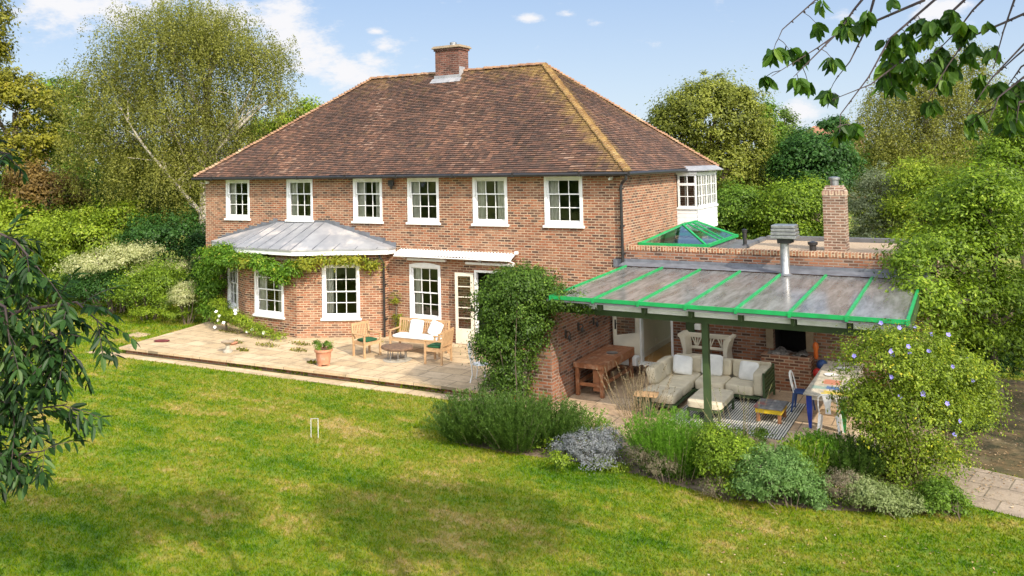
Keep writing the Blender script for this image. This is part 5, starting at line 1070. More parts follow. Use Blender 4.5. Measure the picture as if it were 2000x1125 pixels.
def metal_chair(label, loc, rz, legm='white', seatm='white'):
    """stamped metal cafe chair facing local -y"""
    t = thing('cafe_chair', label, 'chair', loc, rz, 'white metal chairs at the dining table')
    for sx, sy in ((-1, -1), (1, -1), (-1, 1), (1, 1)):
        mb = MB(); a = Vector((sx * .16, sy * .15, .43)); b_ = Vector((sx * .215, sy * .215, 0)); d = .03
        V = [(a.x - d, a.y - d, a.z), (a.x + d, a.y - d, a.z), (a.x + d, a.y + d, a.z), (a.x - d, a.y + d, a.z), (b_.x - .014, b_.y - .014, 0), (b_.x + .014, b_.y - .014, 0), (b_.x + .014, b_.y + .014, 0), (b_.x - .014, b_.y + .014, 0)]
        mb.add(V, [(0, 1, 2, 3), (7, 6, 5, 4), (0, 4, 5, 1), (1, 5, 6, 2), (2, 6, 7, 3), (3, 7, 4, 0)]); mb.build('leg', legm, t)
    mb = MB(); mb.cushion(-.19, .19, -.18, .18, .41, .455, e=6, n=12); mb.build('seat', seatm, t, True)
    mb = MB(); mb.tube([(-.17, .16, .43), (-.185, .2, .62), (-.17, .235, .78), (-.1, .25, .845), (0, .255, .86), (.1, .25, .845), (.17, .235, .78), (.185, .2, .62), (.17, .16, .43)], .014, 6, False); mb.build('back_frame', 'white', t, True)
    mb = MB(); mb.add([(-.055, .17, .45), (.055, .17, .45), (.05, .215, .6), (.085, .245, .78), (.1, .255, .84), (-.1, .255, .84), (-.085, .245, .78), (-.05, .215, .6)], [(0, 1, 2, 7), (7, 2, 3, 6), (6, 3, 4, 5)]); mb.add([(-.055, .182, .45), (.055, .182, .45), (.05, .227, .6), (.085, .257, .78), (.1, .267, .84), (-.1, .267, .84), (-.085, .257, .78), (-.05, .227, .6)], [(7, 2, 1, 0), (6, 3, 2, 7), (5, 4, 3, 6)]); mb.build('back_splat', 'white', t)
    return t
k0 = metal_chair('white metal cafe chair at the near end of the dining table', (15.93, -3.42, TZ), R_(180), 'white', 'teak')
k1 = metal_chair('white backed metal chair with navy seat on the left side of the dining table', (15.18, -2.05, TZ), R_(90), 'navy', 'navy')
k2_ = copy_tree(k0, (15.85, .02 - .25, TZ), R_(0), 'white metal cafe chair at the far end of the dining table')
mb = MB(); mb.cushion(-.11, .11, -.11, .11, 0, .22, e=2); o = tag(mb.build('red_ball', 'red', None, True), 'red ball beside the brick fireplace', 'ball'); o.location = (15.28, -.6, TZ + .42)
mb = MB(); mb.cushion(-.13, .13, -.13, .13, 0, .26, e=2.2); o = tag(mb.build('blue_ball', 'navy', None, True), 'dark blue ball beside the brick fireplace', 'ball'); o.location = (15.36, -.4, TZ + .55)
mb = MB(); mb.box(15.16, 15.58, -.75, -.25, TZ, TZ + .04); mb.box(15.16, 15.58, -.75, -.25, TZ + .38, TZ + .42)
for x, y in ((15.18, -.73), (15.56, -.73), (15.18, -.27), (15.56, -.27)): mb.box(x - .015, x + .015, y - .015, y + .015, TZ + .04, TZ + .38)
tag(mb.build('plant_rack', 'brownleg'), 'small brown rack beside the fireplace holding two balls', 'rack')
mb = MB(); mb.lathe([(.03, 0), (.055, .05), (.05, .2), (.075, .28), (.06, .36), (.02, .4)], 12); o = tag(mb.build('orange_toy', 'orange', None, True), 'orange plastic toy on the fireplace corner', 'toy'); o.location = (15.2, -.25, TZ + .78)

# ------------------------------------------------------------------ climbing plants on the bay
def vine(name, label, pts, n, leafsz, mats, seed, stems, cat='climbing plant', clus=.22, **k):
    rs = np.random.RandomState(seed); t = thing(name, label, cat, (pts[0][0], pts[0][1], PZ)); b = np.array(t.location)
    for mi, m in enumerate(mats):
        lobes = [(p[0] - b[0], p[1] - b[1], p[2] - b[2], p[3], p[4], p[5]) for p in pts if (p[6] if len(p) > 6 else 0) == mi]
        if not lobes: continue
        tot = sum(p[3] * p[5] for p in pts); sh = sum(l[3] * l[5] for l in lobes) / tot
        V, r, C = crown(rs, lobes, int(n * sh), leafsz, seed=seed + mi, cs=clus, per=26, inner=.5, droop=.5, asp=.42, zmin=-.02, **k); npmesh('foliage', V, 4, m, r, t)
    mb = MB()
    for s in stems: mb.tube([tuple(np.array(q) - b) for q in s], [.035, .03, .025, .015][:len(s)] if len(s) <= 4 else .02, 6)
    mb.build('stems', 'bark', t, True); return t
vine('wisteria', 'wisteria hanging in a leafy fringe under the bay roof and down its left side',
     [(-4.9, -1.0, 2.35, .45, .3, .3), (-4.2, -1.35, 2.3, .5, .28, .3), (-3.5, -1.6, 2.28, .45, .26, .28), (-2.9, -1.72, 2.28, .45, .22, .3), (-5.2, -.9, 1.7, .45, .3, .55), (-5.35, -.75, 1.0, .5, .3, .6), (-5.2, -.75, .35, .5, .35, .5), (-4.75, -.95, 1.35, .3, .25, .4), (-4.55, -1.0, .45, .35, .3, .45), (-4.4, -1.2, 1.9, .3, .2, .25),
      (-2.3, -1.78, 2.3, .4, .22, .26, 1), (-1.7, -1.82, 2.25, .35, .2, .3), (-1.2, -1.82, 2.05, .38, .2, .4), (-.75, -1.8, 1.8, .3, .2, .38), (-.35, -1.78, 2.1, .35, .2, .38), (.1, -1.65, 2.32, .4, .2, .25, 1), (.6, -1.42, 2.42, .35, .18, .16, 1), (1.1, -1.15, 2.43, .35, .17, .14, 1), (1.6, -.85, 2.42, .35, .16, .15, 1), (1.98, -.6, 2.2, .25, .15, .28, 1), (-2.2, -1.8, 2.5, .6, .15, .1), (-3.6, -1.5, 2.68, .5, .2, .12)],
     26000, .10, ['lf_wisteria', 'lf_wistyel'], 91, [[(-5.3, -.5, -.05), (-5.35, -.45, 1.0), (-5.2, -.5, 2.0), (-4.6, -.9, 2.4)], [(-4.6, -.9, 2.4), (-2.9, -1.65, 2.45), (-.3, -1.72, 2.45), (1.9, -.5, 2.45)]], rough=.25)
vine('climbing_rose', 'low rambling rose bush with a few white flowers under the bay windows',
     [(-3.6, -1.75, .35, .4, .25, .35), (-3.0, -1.85, .45, .45, .25, .35), (-2.4, -1.95, .35, .45, .25, .3), (-1.8, -2.0, .2, .45, .22, .22), (-1.2, -2.05, .12, .35, .2, .18), (-3.9, -1.6, .75, .3, .2, .25), (-.6, -2.1, .08, .3, .18, .12)],
     9000, .06, ['lf_bright'], 92, [[(-3.4, -1.7, -.05), (-3.3, -1.8, .4)], [(-2.6, -1.8, -.05), (-1.8, -1.95, .25)]], clus=.16)
def blossoms(owner, pts, r, mat, seed, petals=5, name='flower'):
    rs = np.random.RandomState(seed)
    for p in pts:
        f = unit((np.array([.5, -.8, .35]) + rs.normal(size=3) * .35)[None])[0]; a = unit(np.cross(f, [0, 0, 1.0])[None])[0]; b = np.cross(f, a); V = []
        for k in range(petals):
            t = 2 * math.pi * k / petals + rs.random() * .5; d = unit((a * math.cos(t) + b * math.sin(t) + f * .35)[None]); n = unit((f - d[0] * .3)[None]); V.append(leafquads(np.array([[0., 0., 0.]]), d, n, np.array([r]), np.array([r * .95])))
        o = npmesh(name, np.concatenate(V), 4, mat, np.zeros(len(V)), owner); o.location = tuple(p)
cr = bpy.data.objects['climbing_rose']
blossoms(cr, [np.array(q) - np.array(cr.location) for q in [(-3.55, -2.0, .62), (-3.4, -2.0, .48), (-3.45, -2.02, .35), (-2.55, -2.1, .75), (-2.5, -2.12, .66), (-1.7, -2.15, .2), (-1.9, -2.2, .12), (-1.15, -2.2, .15), (-3.1, -2.08, .3), (-3.62, -2.0, .1)]], .065, 'petal', 5)
vine('wall_climber', 'small yellow green climber on the wall beside the bay downpipe', [(2.6, -.1, .5, .25, .08, .35), (2.85, -.1, .25, .3, .1, .25), (2.5, -.12, 1.0, .12, .06, .35)], 1500, .06, ['lf_wistyel'], 93, [[(2.5, -.1, -.05), (2.55, -.06, .9)]], clus=.12)

# ------------------------------------------------------------------ trees, shrubs and border plants
tree('birch_tree', 'tall weeping birch with pale branches and olive leaves left of the house', 'tree', (-11.62, 4.57, -0.25), [(-1.22, -0.97, 11.34, 3.28, 3.28, 1.99), (-3.31, -2.1, 9.51, 2.23, 2.23, 2.11), (0.78, 0.23, 10.82, 2.58, 2.58, 2.11), (-1.96, -1.23, 8.08, 3.51, 3.51, 2.58), (-4.49, -2.06, 6.5, 1.78, 1.78, 2.14), (0.44, 0.21, 7.32, 1.87, 1.87, 2.58), (-1.25, -0.69, 5.49, 3.04, 3.04, 2.11), (2.24, 1.66, 10.85, 1.31, 1.31, 1.19), (2.73, 1.47, 8.9, 1.17, 1.17, 1.29), (-0.16, -0.41, 12.48, 2.58, 2.58, 1.05), (0.87, 1.66, 6.61, 1.68, 1.68, 1.44)], 210000, 0.088, 'lf_birch', 0.26, 10.0, 'birchbark', seed=11, style='weep', slen=(0.5, 1.7), per=24, rough=.38, gap=0.34, nb=60, group='trees behind the house and garden')
tree('tree', 'small bright green tree top showing above the roof beside the birch', 'tree', (-13.11, 12.98, -0.25), [(0.09, -0.06, 8.55, 0.79, 0.79, 0.91), (-0.92, -0.62, 7.87, 0.85, 0.85, 0.99), (1.02, 0.54, 7.48, 0.62, 0.62, 0.57), (-2.17, -1.32, 7.33, 1.13, 1.13, 1.13)], 9000, 0.16, 'lf_bright', 0.12, 8.0, seed=12, group='trees behind the house and garden')
tree('tree', 'golden yellow tree behind the garden at the far left', 'tree', (-25.05, 3.64, -0.25), [(0.33, 0.07, 9.15, 2.03, 2.03, 2.03), (-1.27, -0.92, 10.0, 1.9, 1.9, 2.17), (0.71, 0.4, 6.97, 1.9, 1.9, 1.63), (-0.74, -0.39, 5.92, 2.17, 2.17, 1.9), (-2.09, -1.25, 7.3, 1.63, 1.63, 2.44)], 26000, 0.17, 'lf_gold', 0.25, 9.0, seed=13, gap=.1, group='trees behind the house and garden')
tree('tree', 'golden brown tall tree cut by the left edge of the photo', 'tree', (-15.7, -3.63, -0.25), [(0.82, 0.21, 11.76, 0.92, 0.92, 1.53), (0.24, -0.06, 10.35, 1.22, 1.22, 1.02), (0.27, -0.19, 13.19, 1.22, 1.22, 1.63), (0.95, 0.35, 10.53, 0.51, 0.51, 0.81)], 12000, 0.14, 'lf_gold', 0.25, 10.0, seed=14, gap=.3, group='trees behind the house and garden')
tree('tree', 'mid green tree between the golden tree and the birch', 'tree', (-25.79, 6.69, -0.25), [(-0.02, -0.14, 9.19, 1.8, 1.8, 2.03), (0.76, 0.43, 7.0, 1.74, 1.74, 2.32), (-1.0, -0.59, 6.75, 1.74, 1.74, 2.32), (3.0, -0.44, 4.44, 1.94, 1.94, 2.22)], 26000, 0.17, 'lf_green', 0.2, 8.0, seed=15, group='trees behind the house and garden')
tree('tree', 'copper leaved small tree under the golden tree at the left', 'tree', (-20.33, 2.93, -0.25), [(-0.2, 0.0, 4.46, 1.52, 1.52, 1.26), (-1.15, -0.59, 5.11, 1.26, 1.26, 1.14)], 9000, 0.15, 'lf_copper', 0.15, 4.0, seed=16, group='trees behind the house and garden')
tree('tree', 'dark green tree filling the gap behind the birch trunk', 'tree', (-18.35, 6.42, -0.25), [(-0.79, -0.33, 3.92, 2.39, 2.39, 1.86), (1.24, 0.89, 3.34, 2.39, 2.39, 2.12), (-2.89, -1.51, 2.91, 2.12, 2.12, 1.59), (2.44, 1.53, 4.64, 1.59, 1.59, 1.59), (-1.28, 1.61, 5.75, 2.5, 2.5, 1.66)], 30000, 0.17, 'lf_mid', 0.2, 5.0, seed=17, group='trees behind the house and garden')
tree('tree', 'yellow green tree low behind the far left lawn', 'tree', (-20.87, 1.46, -0.25), [(-0.16, 0.11, 2.67, 1.97, 1.97, 1.48), (-1.61, -0.79, 3.45, 1.97, 1.97, 1.97), (1.08, 0.89, 1.66, 1.48, 1.48, 1.23), (-0.65, -0.09, 0.96, 2.22, 2.22, 1.11)], 26000, 0.15, 'lf_lime', 0.2, 4.0, seed=18, group='trees behind the house and garden')
bush('bush', 'large bright green bush behind the variegated shrub at the left', (-14.69, 1.02, -0.25), [(-0.16, 0.11, 2.64, 1.8, 1.8, 1.57), (-1.53, -0.68, 2.45, 1.35, 1.35, 1.57), (1.03, 0.78, 3.29, 1.12, 1.12, 1.12), (-0.02, 0.26, 1.29, 2.02, 2.02, 1.01)], 30000, 0.115, 'lf_bright', seed=21, stem=.04)
bush('bush', 'dark green evergreen bush beside the left wall of the house', (-10.57, 2.28, -0.25), [(-0.34, -0.0, 2.66, 1.31, 1.31, 1.31), (0.57, 0.57, 1.98, 0.88, 0.88, 1.53), (-1.29, -0.56, 2.68, 1.09, 1.09, 1.09), (-0.23, 0.16, 0.9, 1.53, 1.53, 0.98)], 26000, 0.105, 'lf_dark', seed=22, stem=.05)
bush('bush', 'broad shrub with flat tiers of cream edged leaves by the left lawn', (-10.89, -0.22, -0.25), [(-0.62, -0.14, 2.05, 1.65, 1.65, 0.45), (0.2, 0.32, 2.41, 1.03, 1.03, 0.37), (1.06, 0.87, 1.6, 1.14, 1.14, 0.33), (-1.25, -0.5, 1.76, 0.93, 0.93, 0.21), (1.35, 1.38, 1.66, 0.62, 0.62, 0.21)], 13000, 0.085, 'lf_varieg', seed=23, stem=.05, cs=.25)
bush('bush', 'dark rounded bush beneath the tiered cream edged shrub', (-11.06, -0.67, -0.25), [(-0.22, 0.15, 1.02, 1.19, 1.19, 0.78), (-1.65, -0.11, 1.02, 0.73, 0.73, 0.62)], 12000, 0.085, 'lf_dark', seed=24, stem=.03)
bush('bush', 'loose olive green shrub with orange tips beside the striped ball bush', (-8.54, -0.81, -0.25), [(-0.21, 0.14, 1.13, 0.98, 0.98, 0.88), (-0.9, -0.25, 0.85, 0.59, 0.59, 0.55), (0.31, 0.43, 1.51, 0.69, 0.69, 0.69), (0.53, 0.37, 0.66, 0.58, 0.58, 0.43)], 18000, 0.07, 'lf_right', seed=25, stem=.03, gap=.1)
bush('ball_bush', 'clipped round bush with cream and green leaves near the patio corner', (-6.59, -0.71, -0.25), [(0.11, -0.12, 1.01, 0.55, 0.55, 0.58)], 9000, 0.05, 'lf_varieg', seed=26, stem=.03, rough=.05, cs=.14)
bush('low_plants', 'low pale green plants along the bed left of the patio', (-7.03, -1.32, -0.25), [(-0.56, -0.02, 0.41, 0.57, 0.57, 0.17), (0.17, 0.41, 0.39, 0.57, 0.57, 0.15), (-1.22, -0.07, 0.45, 0.38, 0.38, 0.15)], 3500, 0.06, 'lf_bright', seed=27, stem=0, cs=.15)
bush('bush', 'low green bush on the far left lawn edge', (-15.77, -0.19, -0.25), [(-0.23, 0.17, 0.73, 1.0, 1.0, 0.49), (1.18, 0.43, 0.45, 0.55, 0.55, 0.26), (-1.19, -0.39, 0.64, 1.11, 1.11, 0.62)], 9000, 0.1, 'lf_green', seed=28, stem=.03)
tree('tree', 'large rounded olive green tree right of the house roof', 'tree', (7.99, 17.25, -0.25), [(0.06, -0.04, 7.37, 2.52, 2.52, 2.04), (-1.31, -0.81, 6.92, 1.44, 1.44, 1.44), (1.36, 0.79, 6.13, 1.44, 1.44, 1.92), (0.27, 0.21, 4.96, 2.16, 2.16, 2.16), (-0.97, -0.52, 4.99, 1.44, 1.44, 1.92), (1.47, 0.98, 3.73, 1.2, 1.2, 1.68), (0.41, 0.12, 8.32, 1.8, 1.8, 1.08)], 70000, 0.125, 'lf_olive', 0.35, 7.0, seed=31, gap=.05, cs=.42, group='trees behind the house and garden')
tree('conifer', 'narrow dark green conifer just right of the rounded olive tree', 'tree', (9.1, 24.87, -0.25), [(0.01, -0.1, 7.98, 0.39, 0.39, 0.89), (0.08, 0.0, 6.73, 0.67, 0.67, 1.25), (0.09, 0.08, 5.34, 0.89, 0.89, 1.25)], 12000, 0.14, 'lf_green', 0.15, 7.5, seed=32, group='trees behind the house and garden')
tree('conifer', 'pale pointed conifer on the skyline right of the dark conifer', 'tree', (8.85, 32.85, -0.25), [(-0.26, -0.28, 8.22, 0.26, 0.26, 0.71), (0.09, -0.06, 7.99, 0.19, 0.19, 0.51), (-0.23, -0.19, 6.88, 0.71, 0.71, 0.96), (0.44, 0.22, 6.54, 0.8, 0.8, 0.9), (0.97, 0.57, 5.89, 0.96, 0.96, 0.96)], 11000, 0.15, 'lf_mid', 0.15, 7.5, seed=33, group='trees behind the house and garden')
tree('tree', 'dark glossy green tree behind the flat roofed extension', 'tree', (12.57, 17.62, -0.25), [(-0.0, 0.0, 5.82, 1.41, 1.41, 1.03), (-0.82, -0.44, 5.15, 1.03, 1.03, 1.03), (0.96, 0.59, 5.34, 0.91, 0.91, 1.03), (0.15, 0.15, 4.67, 1.6, 1.6, 0.8)], 26000, 0.13, 'lf_dark', 0.2, 5.0, seed=34, group='trees behind the house and garden')
tree('weeping_birch', 'wide weeping birch with pale trunk at the upper right', 'tree', (16.85, 23.62, -0.25), [(0.03, -0.15, 8.92, 1.85, 1.85, 1.73), (-1.29, -0.87, 7.96, 1.73, 1.73, 1.73), (1.49, 0.74, 8.14, 1.97, 1.97, 1.97), (-2.41, -1.45, 6.51, 1.48, 1.48, 1.48), (0.12, 0.06, 5.96, 2.71, 2.71, 1.97), (2.46, 1.43, 5.9, 1.73, 1.73, 2.22), (-1.19, -0.66, 5.0, 2.22, 2.22, 1.73), (1.56, 0.69, 10.11, 1.36, 1.36, 1.23), (3.17, 1.76, 7.61, 1.23, 1.23, 1.48)], 130000, 0.09, 'lf_birch', 0.2, 9.5, 'birchbark', seed=35, style='weep', slen=(0.6, 2.2), per=24, rough=.3, gap=0.3, nb=50, group='trees behind the house and garden')
tree('tree', 'green tree low behind the glass skylight', 'tree', (10.11, 13.86, -0.25), [(-0.1, 0.06, 3.5, 1.19, 1.19, 1.08), (-0.87, -0.36, 2.88, 0.86, 0.86, 0.97), (0.63, 0.51, 3.06, 0.97, 0.97, 1.08), (0.03, 0.21, 2.21, 1.29, 1.29, 0.65)], 26000, 0.11, 'lf_green', 0.15, 3.5, seed=36, group='trees behind the house and garden')
tree('tree', 'leafy mid green tree behind the steel flue', 'tree', (12.43, 13.48, -0.25), [(0.01, 0.11, 3.75, 1.34, 1.34, 1.03), (-0.64, -0.24, 3.15, 1.03, 1.03, 1.03), (0.81, 0.58, 3.74, 0.83, 0.83, 0.93), (0.05, 0.2, 2.51, 1.45, 1.45, 0.83)], 28000, 0.105, 'lf_right', 0.15, 3.5, seed=37, group='trees behind the house and garden')
tree('tree', 'soft grey green tree just right of the brown chimney', 'tree', (15.7, 12.5, -0.25), [(-0.06, 0.04, 4.4, 0.8, 0.8, 0.96), (-0.43, -0.13, 3.46, 0.96, 0.96, 0.96), (0.31, 0.31, 3.44, 0.76, 0.76, 1.15), (-0.13, 0.09, 2.59, 1.15, 1.15, 0.67)], 26000, 0.075, 'lf_grey', 0.12, 4.0, seed=38, cs=.3, group='trees behind the house and garden')
tree('tree', 'lime green tree behind the right end of the flat roof', 'tree', (17.33, 11.72, -0.25), [(-0.43, -0.21, 4.8, 0.91, 0.91, 0.73), (0.33, 0.27, 4.24, 1.09, 1.09, 0.91), (-0.48, -0.18, 3.71, 1.0, 1.0, 0.91), (0.6, 0.48, 3.14, 1.09, 1.09, 0.91), (-0.36, -0.05, 2.62, 1.09, 1.09, 0.64)], 34000, 0.085, 'lf_lime', 0.15, 4.0, seed=39, group='trees behind the house and garden')
tree('tree', 'small golden leaved tree between the lime green tree and the right edge', 'tree', (18.58, 13.61, -0.25), [(-0.12, -0.02, 4.73, 0.71, 0.71, 0.47), (0.35, 0.28, 4.35, 0.56, 0.56, 0.47), (0.08, 0.15, 3.79, 0.66, 0.66, 0.56)], 9000, 0.085, 'lf_gold', 0.1, 4.0, seed=40, group='trees behind the house and garden')
tree('tree', 'dense green trees edge at the far right behind the weeping birch', 'tree', (19.95, 10.36, -0.25), [(-0.22, -0.12, 5.48, 1.0, 1.0, 1.0), (0.18, 0.05, 6.63, 0.83, 0.83, 1.0), (-0.49, -0.21, 4.15, 1.0, 1.0, 1.0), (0.7, 0.43, 5.12, 1.16, 1.16, 1.83)], 26000, 0.095, 'lf_right', 0.15, 5.0, seed=41, group='trees behind the house and garden')
tree('tree', 'leafy green tree leaning over the right end of the glass canopy', 'tree', (18.92, 1.05, -0.25), [(-0.53, 0.34, 4.19, 0.86, 0.86, 0.68), (0.01, 0.06, 4.7, 0.84, 0.84, 0.72), (-1.13, -0.77, 3.31, 0.86, 0.86, 0.71), (-0.35, -0.09, 3.39, 0.96, 0.96, 0.72), (0.43, 0.36, 3.61, 0.84, 0.84, 0.96), (-1.38, -2.51, 2.72, 0.53, 0.53, 0.53), (-1.2, -2.62, 2.31, 0.52, 0.52, 0.44), (-1.55, -1.82, 3.18, 0.41, 0.41, 0.41), (-0.8, -0.76, 2.27, 0.82, 0.82, 0.65), (-0.09, -0.11, 2.33, 0.83, 0.83, 0.71), (0.53, 0.49, 2.16, 0.72, 0.72, 0.84), (-0.64, -0.16, 1.47, 0.84, 0.84, 0.54), (0.08, 0.27, 1.33, 0.72, 0.72, 0.48), (0.44, 0.85, 0.89, 0.61, 0.61, 0.43), (0.93, 1.0, 1.39, 0.73, 0.73, 0.73)], 62000, 0.095, 'lf_right', 0.14, 3.0, seed=42, cs=.36, per=46, gap=.55, asp=.42, nb=40, rough=.36, group='trees right of the extension')
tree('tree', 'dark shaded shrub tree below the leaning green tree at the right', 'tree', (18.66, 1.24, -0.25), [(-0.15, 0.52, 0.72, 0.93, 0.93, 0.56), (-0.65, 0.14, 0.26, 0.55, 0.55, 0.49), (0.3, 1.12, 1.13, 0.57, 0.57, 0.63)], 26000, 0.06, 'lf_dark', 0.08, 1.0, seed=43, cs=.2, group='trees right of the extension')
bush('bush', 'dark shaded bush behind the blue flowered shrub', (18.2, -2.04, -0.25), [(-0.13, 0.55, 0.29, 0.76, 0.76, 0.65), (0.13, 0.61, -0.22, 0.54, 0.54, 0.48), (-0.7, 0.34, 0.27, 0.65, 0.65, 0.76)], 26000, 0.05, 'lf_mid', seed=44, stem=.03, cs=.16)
tree('pine_tree', 'dark flat topped pine silhouette on the far skyline', 'tree', (4.05, 85.73, -0.25), [(-0.38, -0.42, 9.56, 0.86, 0.86, 0.25), (0.69, 0.2, 9.9, 0.86, 0.86, 0.25), (-0.03, -0.19, 9.12, 0.49, 0.49, 0.31)], 2500, 0.35, 'lf_dark', 0.2, 9.0, seed=45, cs=.5, group='trees behind the house and garden')
bush('flowering_shrub', 'big lime green shrub with pale blue flowers at the right of the terrace', (17.86, -5.61, -0.25), [(-0.64, -0.18, 2.04, 0.75, 0.75, 0.57), (0.11, 0.38, 1.91, 0.84, 0.84, 0.55), (-1.01, -0.37, 1.39, 0.44, 0.44, 0.57), (-0.29, 0.06, 1.29, 0.97, 0.97, 0.79), (0.39, 0.69, 1.21, 0.63, 0.63, 0.63), (-0.32, -0.02, 2.45, 0.62, 0.62, 0.28), (-0.25, 0.13, 0.54, 0.62, 0.62, 0.4), (0.63, 0.82, 1.52, 0.4, 0.4, 0.45), (-0.76, -0.3, 0.85, 0.39, 0.39, 0.39), (-0.6, -0.07, 0.28, 0.44, 0.44, 0.26), (0.09, 0.33, 0.35, 0.44, 0.44, 0.31), (-0.9, -0.29, 1.17, 0.4, 0.4, 0.44)], 56000, 0.046, 'lf_hib', seed=46, stem=.013, nst=22, bark='paleTwig', cs=.2, per=34, gap=.1, rough=.24)
bush('climbing_plant', 'glossy green climber smothering the brick pier at the terrace corner', (9.53, -4.94, -0.25), [(-0.09, 0.13, 2.53, 0.85, 0.85, 0.71), (-0.53, -0.12, 2.31, 0.45, 0.45, 0.65), (0.52, 0.37, 2.59, 0.53, 0.53, 0.49), (-0.34, 0.04, 1.42, 0.68, 0.68, 0.82), (0.13, 0.3, 1.64, 0.49, 0.49, 0.71), (-0.32, 0.1, 0.48, 0.57, 0.57, 0.57), (1.14, 0.27, 2.53, 0.52, 0.52, 0.23), (1.42, 0.38, 2.4, 0.29, 0.29, 0.1), (-0.25, 0.23, 0.92, 0.59, 0.59, 0.59), (0.05, 0.23, 2.12, 0.71, 0.71, 0.59), (0.08, 0.21, 2.94, 0.71, 0.71, 0.41), (-0.69, -0.17, 1.43, 0.29, 0.29, 0.59)], 64000, 0.056, 'lf_climber', seed=47, stem=.02, nst=8, cs=.2, per=28, inner=.45, rough=.2, smax=.75)
bush('bush', 'low bush of silver grey leaves in the middle of the border', (12.44, -7.27, -0.25), [(-0.22, 0.15, 0.36, 0.53, 0.53, 0.25), (-0.73, 0.21, 0.19, 0.29, 0.29, 0.22), (0.03, 0.53, 0.36, 0.29, 0.29, 0.25), (-0.07, 0.02, 0.21, 0.47, 0.47, 0.15)], 15000, 0.034, 'lf_silver', seed=51, stem=.01, cs=.1, asp=.35)
bush('bush', 'yellow green leafy plants beside the canopy post', (15.08, -7.53, -0.25), [(-0.21, 0.14, 0.6, 0.43, 0.43, 0.36), (-0.47, 0.33, 0.85, 0.28, 0.28, 0.21), (0.02, 0.62, 0.62, 0.22, 0.22, 0.19), (-0.15, 0.2, 0.21, 0.39, 0.39, 0.19)], 15000, 0.042, 'lf_right', seed=52, stem=.008, cs=.14, gap=.2, rough=.35)
bush('bush', 'mint green bush with whitish leaf tips at the front of the border', (15.91, -7.57, -0.25), [(-0.28, 0.1, 0.5, 0.5, 0.5, 0.39), (-0.58, -0.06, 0.3, 0.29, 0.29, 0.23), (0.15, 0.36, 0.28, 0.34, 0.34, 0.25), (-0.17, 0.39, 0.64, 0.3, 0.3, 0.19), (0.28, 0.45, 0.07, 0.25, 0.25, 0.13)], 22000, 0.046, 'lf_mint', seed=53, stem=.01, cs=.12, asp=.4, rough=.3)
bush('bush', 'low pale grey green bush near the right end of the border', (17.46, -7.09, -0.25), [(-0.36, 0.07, 0.24, 0.37, 0.37, 0.2), (-0.01, 0.28, 0.15, 0.33, 0.33, 0.16), (-0.59, 0.16, 0.33, 0.25, 0.25, 0.18)], 14000, 0.036, 'lf_pale', seed=54, stem=.008, cs=.1, gap=.15)
bush('bush', 'small rounded green bush at the right end of the border', (18.28, -6.74, -0.25), [(-0.26, 0.13, 0.31, 0.29, 0.29, 0.24), (-0.05, 0.25, 0.14, 0.18, 0.18, 0.15), (-0.44, 0.03, 0.15, 0.2, 0.2, 0.15)], 10000, 0.036, 'lf_green', seed=55, stem=.008, cs=.1)
bush('bush', 'brown and silver faded heather clump in front of the bright spiky bush', (13.9, -7.5, -0.25), [(-0.22, 0.15, 0.32, 0.34, 0.34, 0.22), (-0.6, 0.16, 0.39, 0.23, 0.23, 0.2)], 8000, 0.026, 'lf_brownish', seed=56, stem=.006, cs=.09, asp=.3, gap=.2)
bush('bush', 'faded brown clump between the bright spiky bush and the mint green bush', (14.95, -7.72, -0.25), [(-0.22, 0.16, 0.17, 0.28, 0.28, 0.19), (-0.01, 0.29, 0.04, 0.21, 0.21, 0.12)], 7000, 0.026, 'lf_brownish', seed=57, stem=.006, cs=.09, asp=.3, gap=.2)
bush('bush', 'faded grey brown clump right of the mint green bush', (16.86, -7.08, -0.25), [(-0.25, 0.13, 0.33, 0.3, 0.3, 0.23), (-0.08, 0.24, 0.16, 0.21, 0.21, 0.15)], 8000, 0.028, 'lf_brownish', seed=58, stem=.006, cs=.09, asp=.3, gap=.2)
bush('bush', 'small leafy green plant at the lawn edge before the silver bush', (12.82, -7.45, -0.25), [(-0.31, 0.11, 0.12, 0.21, 0.21, 0.09), (0.01, 0.3, 0.02, 0.19, 0.19, 0.08), (-0.95, -0.27, 0.23, 0.24, 0.24, 0.08)], 2600, 0.04, 'lf_bright', seed=59, stem=0, cs=.1)
bush('bush', 'small weedy plants at the foot of the canopy post', (15.08, -4.75, -0.25), [(-0.23, 0.16, 0.18, 0.22, 0.22, 0.12), (-0.67, -0.1, 0.21, 0.2, 0.2, 0.12), (-1.15, -0.38, 0.2, 0.18, 0.18, 0.12)], 2600, 0.036, 'lf_green', seed=60, stem=0, cs=.1)
spiky('rosemary', 'dark green rosemary bush at the left end of the border', (9.6, -7.03, -0.25), 0.64, 0.48, 1.05, 480, 'lf_rosemary', seed=71, spread=.75, needle=.055, per=56, wid=.28, stemmat='bark', group='rosemary bushes in the border')
spiky('rosemary', 'dark green rosemary bush directly under the climber', (10.56, -7.07, -0.25), 0.6, 0.45, 1.12, 480, 'lf_rosemary', seed=72, spread=.6, needle=.055, per=56, wid=.28, stemmat='bark', group='rosemary bushes in the border')
spiky('rosemary', 'dark green rosemary bush beside the silver grey bush', (11.13, -6.59, -0.25), 0.55, 0.41, 1.02, 420, 'lf_rosemary', seed=73, spread=.7, needle=.055, per=56, wid=.28, stemmat='bark', group='rosemary bushes in the border')
spiky('spiky_bush', 'bright green bush of upright spikes in the middle of the border', (13.7, -6.92, -0.25), 0.71, 0.53, 1.16, 700, 'lf_spike', seed=74, spread=.35, needle=.05, per=60)
